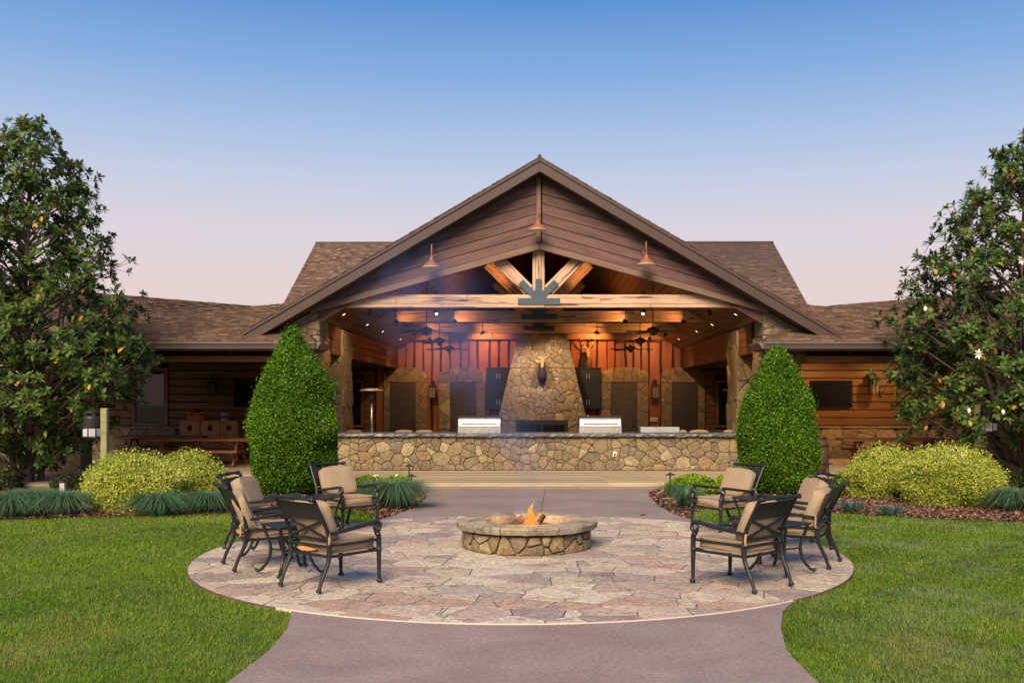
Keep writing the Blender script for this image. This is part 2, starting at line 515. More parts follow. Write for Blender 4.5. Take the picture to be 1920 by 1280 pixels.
def timber(name, p0, p1, w, h, m, parent, up=(0, 0, 1), bevel=0.01, world=True):
    """a squared piece of wood from p0 to p1 with its grain along its own x axis"""
    p0, p1 = Vector(p0), Vector(p1)
    x = (p1 - p0).normalized()
    u = Vector(up)
    y = u.cross(x).normalized()
    z = x.cross(y)
    fr = Matrix((x, y, z)).transposed().to_4x4()
    fr.translation = (p0 + p1) / 2
    L = (p1 - p0).length / 2
    b = MB(world)
    b.v = [tuple(fr @ Vector((sx * L, sy * w / 2, sz * h / 2))) for sz in (-1, 1) for (sx, sy) in ((-1, -1), (1, -1), (1, 1), (-1, 1))]
    b.f = [(0, 3, 2, 1), (4, 5, 6, 7), (0, 1, 5, 4), (1, 2, 6, 5), (2, 3, 7, 6), (3, 0, 4, 7)]
    return b.build(name, m, parent, frame=fr, bevel=bevel)


def copy_tree(o, parent=None):
    c = o.copy()
    COL.objects.link(c)
    if parent is not None:
        c.parent = parent
    for ch in [x for x in o.children]:
        copy_tree(ch, c)
    return c


def np_mesh(name, V, F, m, parent=None, tone=None, smooth=False):
    V = np.ascontiguousarray(V, dtype=np.float32)
    if parent is not None:
        V = V - np.array(wloc(parent), dtype=np.float32)
    F = np.ascontiguousarray(F, dtype=np.int32)
    k = F.shape[1]
    me = bpy.data.meshes.new(name)
    me.vertices.add(len(V))
    me.vertices.foreach_set('co', V.ravel())
    me.loops.add(F.size)
    me.loops.foreach_set('vertex_index', F.ravel())
    me.polygons.add(len(F))
    me.polygons.foreach_set('loop_start', np.arange(0, F.size, k, dtype=np.int32))
    if smooth:
        me.polygons.foreach_set('use_smooth', np.ones(len(F), dtype=bool))
    me.update(calc_edges=True)
    if tone is not None:
        a = me.attributes.new('tone', 'FLOAT', 'POINT')
        a.data.foreach_set('value', np.ascontiguousarray(tone, dtype=np.float32))
    me.materials.append(m)
    o = bpy.data.objects.new(name, me)
    COL.objects.link(o)
    if parent is not None:
        o.parent = parent
    return o


def unit(a):
    return a / np.maximum(1e-9, np.linalg.norm(a, axis=1, keepdims=True))


def leaves(name, P, A, N, L, W, m, parent, tone, four=False, droop=0.15):
    """a mesh of folded leaves: base P, axis A, rough normal N"""
    A = unit(A)
    S = unit(np.cross(A, N))
    U = np.cross(S, A)
    L = L[:, None]
    W = W[:, None]
    n = len(P)
    mid = P + A * L * 0.48
    lf = mid + S * W * 0.5 + U * W * 0.16
    rt = mid - S * W * 0.5 + U * W * 0.16
    tip = P + A * L - U * L * droop
    if four:
        m1 = P + A * L * .30 - U * L * droop * .06
        m2 = P + A * L * .66 - U * L * droop * .42
        V = np.stack([P, m1 + S * W * .40 + U * W * .12, m1, m1 - S * W * .40 + U * W * .12, m2 + S * W * .47 + U * W * .14, m2, m2 - S * W * .47 + U * W * .14, tip], 1).reshape(-1, 3)
        base = np.array([[0, 2, 1], [0, 3, 2], [1, 2, 5], [1, 5, 4], [2, 3, 6], [2, 6, 5], [4, 5, 7], [5, 6, 7]])
        k = 8
    else:
        V = np.stack([P, lf, rt, tip], 1).reshape(-1, 3)
        base = np.array([[0, 3, 1], [0, 2, 3]])
        k = 4
    F = (np.arange(n)[:, None, None] * k + base[None]).reshape(-1, 3)
    return np_mesh(name, V, F, m, parent, np.repeat(tone, k))


def blades(P, D, H, Wd, bend, drop=.45):
    """curved tapering blades, three triangles each: root P, lean direction D (unit, horizontal), height H, width Wd, bend 0..1"""
    n = len(P)
    S = np.stack([-D[:, 1], D[:, 0], np.zeros(n)], 1)
    H = H[:, None]
    Wd = Wd[:, None]
    bend = bend[:, None]
    up = np.array([[0, 0, 1.0]])
    m = P + up * H * (0.62 - 0.12 * bend) + D * H * bend * 0.35
    t = P + up * H * (1.0 - drop * bend) + D * H * bend * 0.95
    V = np.stack([P - S * Wd * .5, P + S * Wd * .5, m - S * Wd * .42, m + S * Wd * .42, t], 1).reshape(-1, 3)
    base = np.array([[0, 1, 3], [0, 3, 2], [2, 3, 4]])
    F = (np.arange(n)[:, None, None] * 5 + base[None]).reshape(-1, 3)
    return V, F


# ------------------------------------------------------------------ stones laid from cells
def clip(poly, nx, ny, c):
    """part of a convex polygon with nx*x + ny*y <= c"""
    out = []
    n = len(poly)
    for i in range(n):
        a, b = poly[i], poly[(i + 1) % n]
        da, db = nx * a[0] + ny * a[1] - c, nx * b[0] + ny * b[1] - c
        if da <= 0:
            out.append(a)
        if da * db < 0:
            t = da / (da - db)
            out.append((a[0] + (b[0] - a[0]) * t, a[1] + (b[1] - a[1]) * t))
    return out


def inside(poly, x, y):
    n = len(poly)
    for i in range(n):
        a, b = poly[i], poly[(i + 1) % n]
        if (b[0] - a[0]) * (y - a[1]) - (b[1] - a[1]) * (x - a[0]) < 0:
            return False
    return True


def cells(outline, count, gap, seed, asp=1.0, vary=1.05):
    """outline: convex, anticlockwise. asp > 1 makes cells longer in x"""
    r = random.Random(seed)
    xs, ys = [p[0] for p in outline], [p[1] for p in outline]
    pts = []
    while len(pts) < count:
        best, bd = None, -1
        for _ in range(5):
            x, y = r.uniform(min(xs), max(xs)), r.uniform(min(ys), max(ys))
            if not inside(outline, x, y):
                continue
            d = min([((x - p[0]) / asp) ** 2 + (y - p[1]) ** 2 for p in pts], default=9e9) * r.uniform(0.4, 1)
            if d > bd:
                best, bd = (x, y), d
        if best:
            pts.append(best)
    res = []
    mean = (max(xs) - min(xs)) * (max(ys) - min(ys)) / count / asp
    wt = [r.uniform(-.5, .5) * mean * vary for _ in pts]
    for i, p in enumerate(pts):
        near = sorted(range(len(pts)), key=lambda j: ((pts[j][0] - p[0]) / asp) ** 2 + (pts[j][1] - p[1]) ** 2)[1:22]
        poly = list(outline)
        for j in near:
            q = pts[j]
            nx, ny = (q[0] - p[0]) / asp ** 2, q[1] - p[1]
            mx, my = (p[0] + q[0]) / 2, (p[1] + q[1]) / 2
            ln = math.hypot(nx, ny)
            poly = clip(poly, nx, ny, nx * mx + ny * my + (wt[i] - wt[j]) / 2 - gap / 2 * ln)
            if len(poly) < 3:
                break
        for k in range(len(outline)):
            a, b = outline[k], outline[(k + 1) % len(outline)]
            ex, ey = b[0] - a[0], b[1] - a[1]
            ln = math.hypot(ex, ey)
            nx, ny = ey / ln, -ex / ln
            poly = clip(poly, nx, ny, nx * a[0] + ny * a[1] - gap / 2)
            if len(poly) < 3:
                break
        if len(poly) >= 3:
            c = [poly[0]]
            for q in poly[1:]:
                if math.hypot(q[0] - c[-1][0], q[1] - c[-1][1]) > 0.012:
                    c.append(q)
            if len(c) >= 3:
                res.append(c)
    return res


def stones(outline, count, fn, parent, m, depth=0.06, gap=0.02, seed=1, asp=1.0, name='stone', cut=0.11, rough=1.0, bulge=0.012, lip=0.010):
    r = random.Random(seed * 7 + 1)
    out = []
    for c in cells(outline, count, gap, seed, asp):
        n = len(c)
        pts = []
        for i in range(n):
            a, b, d = c[i - 1], c[i], c[(i + 1) % n]
            k1, k2 = cut * r.uniform(0.5, 1.3), cut * r.uniform(0.5, 1.3)
            pts.append((b[0] + (a[0] - b[0]) * k1, b[1] + (a[1] - b[1]) * k1))
            pts.append((b[0] + (d[0] - b[0]) * k2, b[1] + (d[1] - b[1]) * k2))
        cx, cy = sum(p[0] for p in pts) / len(pts), sum(p[1] for p in pts) / len(pts)
        h = depth * r.uniform(1 - .3 * rough, 1 + .3 * rough)
        tx, ty = r.uniform(-.06, .06) * rough, r.uniform(-.06, .06) * rough
        sz = max(0.05, math.sqrt(sum((p[0] - cx) ** 2 + (p[1] - cy) ** 2 for p in pts) / len(pts)))
        f1 = max(0.6, 1 - lip / sz)
        b = MB()
        K = len(pts)
        hh = lambda p: h + (p[0] - cx) * tx + (p[1] - cy) * ty + r.uniform(-.004, .004) * rough
        b.v += [tuple(fn(p[0], p[1], 0)) for p in pts]
        b.v += [tuple(fn(p[0], p[1], hh(p) - lip * .8)) for p in pts]
        in_ = [(cx + (p[0] - cx) * f1, cy + (p[1] - cy) * f1) for p in pts]
        b.v += [tuple(fn(p[0], p[1], hh(p))) for p in in_]
        b.v.append(tuple(fn(cx, cy, h + bulge * r.uniform(0.2, 1.5))))
        for k in range(K):
            k2 = (k + 1) % K
            b.f += [(k, k2, K + k2, K + k), (K + k, K + k2, 2 * K + k2, 2 * K + k), (2 * K + k, 2 * K + k2, 3 * K)]
        o = b.build(name, m, parent, frame=Matrix.Translation(fn(cx, cy, 0)))
        out.append(o)
    return out


def join_rest(objs, keep, name, m, parent):
    """the pieces past the first keep become one mesh, each with a tone of its own"""
    V, F, T = [], [], []
    r = random.Random(3)
    for o in objs[keep:]:
        b0, tn = len(V), r.random()
        V += [tuple(o.matrix_basis @ v.co) for v in o.data.vertices]
        F += [tuple(b0 + i for i in p.vertices) for p in o.data.polygons]
        T += [tn] * len(o.data.vertices)
        me = o.data
        bpy.data.objects.remove(o)
        bpy.data.meshes.remove(me)
    me = bpy.data.meshes.new(name)
    me.from_pydata(V, [], F)
    a = me.attributes.new('tone', 'FLOAT', 'POINT')
    a.data.foreach_set('value', T)
    me.materials.append(m)
    o = bpy.data.objects.new(name, me)
    COL.objects.link(o)
    o.parent = parent
    o['kind'] = 'stuff'


def plane_fn(o, u, v, n):
    o, u, v, n = Vector(o), Vector(u), Vector(v), Vector(n)
    return lambda a, b, h: o + u * a + v * b + n * h


def rect(x0, x1, y0, y1):
    return [(x0, y0), (x1, y0), (x1, y1), (x0, y1)]

# ================================================================== ground
g = MB()
g.add([(-600, -300, -.06), (600, -300, -.06), (600, 900, -.06), (-600, 900, -.06)], [(0, 1, 2, 3)])
struct(g, 'ground', M['far'])
PC, PR = Vector((-.22, 12.64, 0)), 4.07            # the round patio
XL = [(-2, -2.9), (4, -2.55), (6.0, -2.2), (6.87, -2.17), (7.67, -2.12), (8.47, -2.17), (9.22, -2.33), (9.6, -2.6)]
XR = [(-2, 2.9), (4, 2.4), (6.0, 2.0), (6.87, 1.93), (7.67, 1.93), (8.47, 2.08), (9.22, 2.29), (9.6, 2.5)]
BL = [(15.4, -3.3), (15.8, -2.85), (16.2, -2.6), (17.0, -2.42), (18.2, -2.3), (19.7, -2.27), (20.8, -2.42), (21.85, -2.8)]
BR = [(15.4, 3.1), (15.8, 2.72), (16.2, 2.45), (17.0, 2.3), (18.2, 2.22), (19.7, 2.24), (20.8, 2.32), (21.85, 2.65)]


def interp(tab, y):
    return np.interp(y, [t[0] for t in tab], [t[1] for t in tab])


def strip(lt, rt, z0, z1, name, m):
    b = MB()
    ys = sorted(set(np.linspace(lt[0][0], lt[-1][0], 50)))
    L = [(float(interp(lt, y)), y) for y in ys]
    Rr = [(float(interp(rt, y)), y) for y in ys]
    poly = [(x, y, z0) for x, y in Rr] + [(x, y, z0) for x, y in L[::-1]]
    n = len(ys)
    b.v = [(x, y, z) for z in (z0, z1) for (x, y) in L + Rr]
    for k in range(n - 1):
        b.f += [(2 * n + k, 3 * n + k, 3 * n + k + 1, 2 * n + k + 1), (k, k + 1, 2 * n + k + 1, 2 * n + k), (n + k, 3 * n + k, 3 * n + k + 1, n + k + 1)]
    return struct(b, name, m)


strip(XL, XR, -.05, .022, 'path', M['concrete'])
p_ = strip(BL, BR, -.05, .022, 'path', M['concrete'])
b = MB()
b.prism([(.0, 16.6, .0225), (.014, 16.6, .0225), (.134, 21.78, .0225), (.12, 21.78, .0225)], (0, 0, .0035))
b.build('control_joint', M['joint'], p_)

lawn = MB()
lawn.add([(-40, -6, -.015), (40, -6, -.015), (40, 22, -.015), (-40, 22, -.015)], [(0, 1, 2, 3)])
struct(lawn, 'lawn', M['soil'])

# planting beds
BEDL = [(-18, 16.0), (-8.9, 16.2), (-7.8, 16.5), (-7.0, 16.75), (-5.4, 17.15), (-4.6, 17.7), (-3.7, 18.0), (-3.05, 17.4), (-2.62, 16.25)]
BEDR = [(18, 15.4), (7.8, 15.9), (6.2, 16.6), (5.1, 17.3), (4.3, 17.9), (3.5, 18.2), (2.95, 17.9), (2.7, 17.2), (2.47, 16.3)]
for bd, tab in ((BEDL, BL), (BEDR, BR)):
    b = MB()
    ys = np.linspace(16.3, 21.83, 14)
    edge = [(float(interp(tab, y)), float(y)) for y in ys]
    sx = bd[0][0]
    poly = bd + edge + [(sx, 21.83)]
    if sx > 0:
        poly = poly[::-1]
    bm = bmesh.new()
    f = bm.faces.new([bm.verts.new((x, y, -.004)) for x, y in poly])
    r = bmesh.ops.triangulate(bm, faces=[f])
    b.add([v.co for v in bm.verts], [])
    bm.verts.index_update()
    b.f = [tuple(v.index for v in f.verts) for f in bm.faces]
    bm.free()
    struct(b, 'mulch_bed', M['mulch'])


def in_poly(px, py, poly):
    c = np.zeros(len(px), bool)
    n = len(poly)
    j = n - 1
    for i in range(n):
        xi, yi, xj, yj = *poly[i], *poly[j]
        c ^= ((yi > py) != (yj > py)) & (px < (xj - xi) * (py - yi) / (yj - yi + 1e-12) + xi)
        j = i
    return c


POLYL = BEDL + [(float(interp(BL, y)), y) for y in np.linspace(16.3, 21.83, 14)] + [(-18, 21.83)]
POLYR = BEDR + [(float(interp(BR, y)), y) for y in np.linspace(16.3, 21.83, 14)] + [(18, 21.83)]

# patio: a bed of joint mortar with the flagstones laid in it
patio = MB()
cpts = [(PC.x + PR * math.cos(2 * math.pi * k / 96), PC.y + PR * math.sin(2 * math.pi * k / 96)) for k in range(96)]
patio.prism([(x, y, -.05) for x, y in cpts], (0, 0, .072 + .004))
patio = struct(patio, 'patio', M['joint'])
outl = [(PC.x + (PR - .002) * math.cos(2 * math.pi * k / 96), PC.y + (PR - .002) * math.sin(2 * math.pi * k / 96)) for k in range(96)]
flags = stones(outl, 440, lambda a, b, h: Vector((a, b, .019 + h)), patio, M['flag'], depth=.011, gap=.013, seed=5, asp=1.15, name='paving_stone', cut=.08, rough=.10, bulge=.001, lip=.003)
flags.sort(key=lambda o: o.location.y + PC.y * 0)
join_rest(flags, 295, 'paving_stone', M['flagfar'], patio)
rim = MB()
for k in range(96):
    q0, q1 = 2 * math.pi * k / 96, 2 * math.pi * (k + 1) / 96
    if not (math.radians(234) < q0 < math.radians(308)):
        continue
    ring = lambda q, r_: (PC.x + r_ * math.cos(q), PC.y + r_ * math.sin(q))
    a, b, c, d = ring(q0, PR), ring(q1, PR), ring(q1, PR + .012), ring(q0, PR + .012)
    rim.prism([(*a, .0), (*b, .0), (*c, .0), (*d, .0)], (0, 0, .032))
rim.build('edge_strip', mat('pale_edge', [(.55, .46, .40), (.62, .53, .47)], 6, .8, .1), patio)

# ================================================================== deck
deck = MB()
deck.box(-18, 18, 21.83, 41, -.02, .11)
deck = struct(deck, 'deck', M['darkgap'])
y = 21.80
k = 0
db = []
while y < 25.5:
    w = .142
    for (x0, x1) in ((-15, -4.6 + .8 * (k % 3)), (-4.6 + .8 * (k % 3) + .004, 1.5 + 1.2 * (k % 2)), (1.5 + 1.2 * (k % 2) + .004, 15)):
        timber('deck_board', (x0, y + w / 2, .13), (x1, y + w / 2, .13), w - .008, .04, M['deck'], deck, bevel=.006)
    y += w
    k += 1
b = MB()
while y < 40:
    b.box(-15, 15, y, y + .135, .11, .15)
    y += .142
o = b.build('deck_board', M['deck'], deck)
o['kind'] = 'stuff'
for k, z in enumerate((.03, .092)):
    timber('fascia_board', (-15, 21.785, z), (15, 21.785, z), .03, .058, M['deck'], deck, bevel=.004)

# ================================================================== fire pit
FX, FY = -.17, 13.13
pit = thing('fire_pit', 'round fieldstone fire pit with a thick stone rim and a burning log', 'fire pit', (FX, FY, .03))
b = MB()
N = 48
ro, ri = .80, .56
vs = []
for (r_, z) in ((ro, .02), (ro, .27), (ri, .27), (ri, .06)):
    vs += [(FX + r_ * math.cos(2 * math.pi * k / N), FY + r_ * math.sin(2 * math.pi * k / N), z) for k in range(N)]
fs = [(i * N + k, i * N + (k + 1) % N, (i + 1) * N + (k + 1) % N, (i + 1) * N + k) for i in range(3) for k in range(N)]
fs.append(tuple(3 * N + k for k in range(N)))
b.add(vs, fs)
b.build('ring_wall', M['mortar'], pit)


def pitfn(a, bb, h):
    q = a / .83 - math.pi / 2
    return Vector((FX + (ro + h) * math.cos(q), FY + (ro + h) * math.sin(q), bb))


stones(rect(-.83 * math.pi, .83 * math.pi, .025, .272), 58, pitfn, pit, M['stone'], depth=.06, gap=.022, seed=21, name='stone', cut=.13, bulge=.012)


def pitin(a, bb, h):
    q = -a / .56
    return Vector((FX + (ri - h) * math.cos(q), FY + (ri - h) * math.sin(q), bb))


stones(rect(-.56 * math.pi, .56 * math.pi, .08, .272), 26, pitin, pit, mat('sooty_stone', [(.05, .038, .034), (.13, .095, .08)], 6, .9, .5), depth=.03, gap=.02, seed=23, name='stone', cut=.12)
# rim of flat coping slabs
angs = [0]
while angs[-1] < 2 * math.pi - .55:
    angs.append(angs[-1] + rng.uniform(.62, .95))
angs[-1] = min(angs[-1], 2 * math.pi - .4)
for i, a0 in enumerate(angs):
    a1 = (angs[i + 1] if i + 1 < len(angs) else 2 * math.pi) - .012
    n = 9
    b = MB()
    for r_, z in ((.55, .28), (.56, .375), (.575, .387), (.915, .385), (.938, .365), (.925, .295)):
        for k in range(n + 1):
            q = a0 + (a1 - a0) * k / n + .3
            rr = r_ + (rng.uniform(-.012, .012) if r_ > .9 else rng.uniform(-.006, .006))
            b.v.append((FX + rr * math.cos(q), FY + rr * math.sin(q), z + rng.uniform(-.003, .003)))
    m_ = n + 1
    for i2 in range(5):
        b.f += [(i2 * m_ + k, (i2 + 1) * m_ + k, (i2 + 1) * m_ + k + 1, i2 * m_ + k + 1) for k in range(n)]
    b.f += [(5 * m_ + k, k, k + 1, 5 * m_ + k + 1) for k in range(n)]
    b.f += [tuple(i2 * m_ for i2 in range(6)), tuple(i2 * m_ + n for i2 in range(5, -1, -1))]
    smooth_angle(b.build('coping_stone', M['coping'], pit), 35)
b = MB()
b.lathe((FX, FY, 0), [(.001, .245), (.2, .245), (.4, .235), (.555, .22)], 24)
b.build('ash_bed', M['ash'], pit)
fire = thing('campfire', 'small orange fire with charred logs burning in the fire pit', 'fire', (FX + .05, FY + .02, .235))
for (a, bb, r_) in (((-.16, -.05, .27), (.20, .03, .29), .055), ((.02, .16, .27), (.12, -.14, .31), .05), ((.04, .03, .27), (.17, .04, .45), .055), ((-.25, .05, .27), (-.1, .1, .40), .05)):
    l = MB()
    l.tube([(FX + .05 + a[0], FY + .02 + a[1], a[2]), (FX + .05 + (a[0] + bb[0]) / 2, FY + .02 + (a[1] + bb[1]) / 2, (a[2] + bb[2]) / 2 + .005), (FX + .05 + bb[0], FY + .02 + bb[1], bb[2])],
           [r_, r_ * 1.1, r_ * .9], 9)
    l.build('log', M['char'], fire)
fm = bpy.data.materials.new('flame')
fm.use_nodes = True
nt = fm.node_tree
nt.nodes.clear()
out = nt.nodes.new('ShaderNodeOutputMaterial')
em = nt.nodes.new('ShaderNodeEmission')
tr = nt.nodes.new('ShaderNodeBsdfTransparent')
mx = nt.nodes.new('ShaderNodeMixShader')
tc = nt.nodes.new('ShaderNodeTexCoord')
sp = nt.nodes.new('ShaderNodeSeparateXYZ')
nt.links.new(tc.outputs['Object'], sp.inputs[0])
mr = nt.nodes.new('ShaderNodeMapRange')
mr.inputs['From Min'].default_value = 0.02
mr.inputs['From Max'].default_value = 0.42
nt.links.new(sp.outputs['Z'], mr.inputs[0])
cr = ramp(nt, [(1.0, .36, .03, 0), (1.0, .22, .012, .35), (1.0, .34, .05, .75), (1.0, .62, .28, 1.0)])
nt.links.new(mr.outputs[0], cr.inputs[0])
nt.links.new(cr.outputs[0], em.inputs[0])
em.inputs[1].default_value = 1.2
lw = nt.nodes.new('ShaderNodeLayerWeight')
lw.inputs[0].default_value = .35
mp = nt.nodes.new('ShaderNodeMapping')
mp.inputs['Scale'].default_value = (9, 9, 4)
nt.links.new(tc.outputs['Object'], mp.inputs[0])
nf = noise(nt, mp.outputs[0], 1.6, 3, .6, 1.2)
rf = ramp(nt, [(0, 0, 0, .38), (1, 1, 1, .6)])
nt.links.new(nf, rf.inputs[0])
ml = nt.nodes.new('ShaderNodeMath')
ml.operation = 'MULTIPLY'
iv = nt.nodes.new('ShaderNodeMath')
iv.operation = 'SUBTRACT'
iv.inputs[0].default_value = 1.0
nt.links.new(lw.outputs['Facing'], iv.inputs[1])
nt.links.new(iv.outputs[0], ml.inputs[0])
nt.links.new(rf.outputs[0], ml.inputs[1])
nt.links.new(ml.outputs[0], mx.inputs[0])
nt.links.new(tr.outputs[0], mx.inputs[1])
nt.links.new(em.outputs[0], mx.inputs[2])
nt.links.new(mx.outputs[0], out.inputs[0])
for (dx, dy, h, r_, lean) in ((-.03, 0, .30, .05, .03), (.02, -.05, .22, .045, .01), (-.065, -.03, .14, .035, -.02), (.0, .04, .37, .038, .04), (.06, -.02, .11, .03, .02)):
    l = MB()
    pts, rad = [], []
    for k in range(9):
        t = k / 8
        pts.append((FX + .05 + dx + lean * t * t + .016 * math.sin(t * 7 + dx * 40), FY + .02 + dy + .012 * math.cos(t * 6), .27 + h * t))
        rad.append(max(.003, r_ * (math.sin(math.pi * min(1, .22 + t * .8)) ** .9) * (1 - .35 * t)))
    l.tube(pts, rad, 10)
    l.build('flame', fm, fire, smooth=True)
pl = bpy.data.lights.new('fire_light', 'POINT')
pl.energy = 26
pl.color = (1, .42, .12)
pl.shadow_soft_size = .12
po = bpy.data.objects.new('fire_light', pl)
COL.objects.link(po)
po.parent = fire
po.location = (0, -.02, .25)

# ================================================================== lodge
lodge = thing('timber_lodge', 'long timber and stone lodge with a gabled open pavilion and shingled roofs', 'building', (0, 31, .15))
P_, ZR = .587, 8.14                               # roof pitch and ridge height of the front gable
ZS = 7.78                                         # underside of its overhang at the middle
SL, ZB, YB = .279, 5.88, 25.42                    # slope, height and plane of the gable boards


def roof_slab(name, poly_top, thick, m):
    """poly_top: 3D polygon of the upper surface"""
    b = MB()
    b.prism([(x, y_, z - thick) for x, y_, z in poly_top], (0, 0, thick))
    return b.build(name, m, lodge)


def shingles(parent, o, u, v, poly, course=.142, wid=.26, seed=1, name='shingle'):
    """courses of overlapping shingles over the planar polygon poly, (u, v) coordinates with v up the slope"""
    r = random.Random(seed)
    o, u, v = Vector(o), Vector(u).normalized(), Vector(v).normalized()
    n = u.cross(v).normalized()
    V, F, T = [], [], []
    ys = [p[1] for p in poly]
    y0 = min(ys)
    while y0 < max(ys):
        row = clip(clip(list(poly), 0, 1, y0 + course), 0, -1, -y0)
        if len(row) >= 3:
            xa, xb = min(p[0] for p in row), max(p[0] for p in row)
            x = xa - r.uniform(0, wid)
            while x < xb:
                w = wid * r.uniform(.6, 1.15)
                a = max(x, xa)
                bq = min(x + w - .006, xb)
                mid = clip(clip(list(row), 1, 0, bq), -1, 0, -a) if bq - a > .02 else []
                if len(mid) >= 3 and bq - a > .03:
                    h = r.uniform(.012, .03)
                    lo = [p for p in mid]
                    b0 = len(V)
                    K = len(lo)
                    for p in lo:
                        tt = (p[1] - y0) / course
                        V.append(o + u * p[0] + v * (p[1] + (-.008 * r.random() if tt < .1 else 0)) + n * (h * (1 - tt) + .005))
                    for p in lo:
                        V.append(o + u * p[0] + v * p[1] - n * .004)
                    F.append(tuple(range(b0, b0 + K)))
                    F += [(b0 + K + i, b0 + K + (i + 1) % K, b0 + (i + 1) % K, b0 + i) for i in range(K)]
                    tone = min(1, max(0, r.gauss(.5, .24)))
                    T += [tone] * (2 * K)
                x += w
        y0 += course
    off = wloc(parent)
    me = bpy.data.meshes.new(name)
    me.from_pydata([tuple(p - off) for p in V], [], F)
    a = me.attributes.new('tone', 'FLOAT', 'POINT')
    a.data.foreach_set('value', T)
    me.materials.append(M['shingle'])
    ob = bpy.data.objects.new(name, me)
    COL.objects.link(ob)
    ob.parent = parent
    ob['kind'] = 'stuff'
    return ob


def slope_frame(p0, p1, up_pt):
    """plane through the eave p0-p1 and a point higher up: origin, u along the eave, v up the slope"""
    p0, p1, q = Vector(p0), Vector(p1), Vector(up_pt)
    u = (p1 - p0).normalized()
    w = q - p0
    v = (w - u * w.dot(u)).normalized()
    return p0, u, v


def shingled(name, pts, eave=(0, 1), thick=.10, seed=1, wid=.26, course=.142):
    """a roof plane with shingles; pts anticlockwise from above, the eave first"""
    pts = [Vector(p) for p in pts]
    s = roof_slab(name, [tuple(p) for p in pts], thick, M['soffit'])
    o, u, v = slope_frame(pts[eave[0]], pts[eave[1]], pts[-1])
    poly = [((p - o).dot(u), (p - o).dot(v)) for p in pts]
    shingles(s, o, u, v, poly, course, wid, seed)
    return s


# gable roof of the pavilion
for s in (-1, 1):
    rs = roof_slab('gable_roof', [(0, 24.92, ZR), (s * 7.95, 24.92, ZR - P_ * 7.95), (s * 7.95, 45.9, ZR - P_ * 7.95), (0, 45.9, ZR)][::s], .12, M['soffit'])
    b = MB()
    r = random.Random(5 + s)
    L = 0
    while L < 9.2:
        w = .142
        x0, x1 = L * .862, min(7.95, (L + w) * .862)
        t0, t1 = r.uniform(.014, .028), r.uniform(.006, .014)
        yy = 24.86 + r.uniform(-.012, .012)
        b.prism([(s * x0, yy, ZR - P_ * x0 + t1), (s * x1, yy, ZR - P_ * x1 + t0), (s * x1, yy, ZR - P_ * x1 - .002), (s * x0, yy, ZR - P_ * x0 - .002)][::s], (0, .3, 0))
        L += w
    e = b.build('shingle_edge', M['shingle'], rs)
    a = e.data.attributes.new('tone', 'FLOAT', 'POINT')
    a.data.foreach_set('value', [random.Random(i // 8).random() * .5 for i in range(len(e.data.vertices))])
    e['kind'] = 'stuff'
    for (zt, zb, yf) in ((0, .10, 24.87), (.10, .36, 24.90)):
        b = MB()
        b.prism([(0, yf, ZR - zt), (s * 7.9, yf, ZR - zt - P_ * 7.9), (s * 7.9, yf, ZR - zb - P_ * 7.9), (0, yf, ZR - zb)][::s], (0, .05, 0))
        b.build('rake_board', M['fascia'], lodge, bevel=.004)
    # soffit of the overhang
    b = MB()
    b.prism([(0, 24.96, ZS), (s * 7.9, 24.96, ZS - P_ * 7.9), (s * 7.9, 24.96, ZS + .03 - P_ * 7.9), (0, 24.96, ZS + .03)][::s], (0, .52, 0))
    b.build('overhang_soffit', M['soffit'], lodge)
    # sloping boards of the gable
    for k in range(8):
        z0 = ZB + .175 + .258 * k
        poly = [(.063, z0 - SL * .063), (5.93, z0 - SL * 5.93), (5.93, z0 - SL * 5.93 + .246), (.063, z0 - SL * .063 + .246)]
        poly = clip(poly, P_, 1, ZS - .004)
        if len(poly) < 3 or max(p[0] for p in poly) < .4:
            continue
        jut = .006 * ((k * 7) % 3)
        b = MB()
        b.prism([(s * x, YB - jut, z) for x, z in poly][::s], (0, .08, 0))
        c = Matrix.Rotation(s * math.atan(SL), 4, 'Y')
        c.translation = (s * 2, YB, z0)
        b.build('gable_board', M['gable'], lodge, frame=c, bevel=.007)
    b = MB()
    b.prism([(s * .005, YB - .03, ZB), (s * 5.93, YB - .03, ZB - SL * 5.93), (s * 5.93, YB - .03, ZB - SL * 5.93 + .165), (s * .005, YB - .03, ZB + .165)][::s], (0, .12, 0))
    c = Matrix.Rotation(s * math.atan(SL), 4, 'Y')
    c.translation = (s * 2, YB, ZB)
    b.build('trim_board', M['gabletrim'], lodge, frame=c, bevel=.008)
    b = MB()
    b.prism([(s * .0, YB + .085, ZB + .05), (s * 5.9, YB + .085, ZB + .05 - SL * 5.9), (s * 5.9, YB + .085, ZS - P_ * 5.9 + .03), (0, YB + .085, ZS)][::s], (0, .03, 0))
    b.build('gable_backing', M['darkgap'], lodge)
for s in (-1, 1):
    b = MB()
    b.prism([(s * 4.7, 25.52, ZB - SL * 4.7 + .05), (s * 4.7, 25.52, 7.36 - P_ * 4.7), (s * 5.78, 25.52, 7.36 - P_ * 5.78), (s * 5.78, 25.52, ZB - SL * 5.78 + .1)][::s], (0, .03, 0))
    b.build('closure_board', M['gable'], lodge)
timber('gable_post', (-.03, YB - .035, ZB + .17), (-.03, YB - .035, 7.74), .12, .06, M['gabletrim'], lodge, up=(0, 1, 0))
b = MB()
b.lathe((0, 24.9, ZR + .03), [(.05, 0), (.05, 21)], 8, 'y')
b.build('ridge_cap', M['soffit'], lodge)

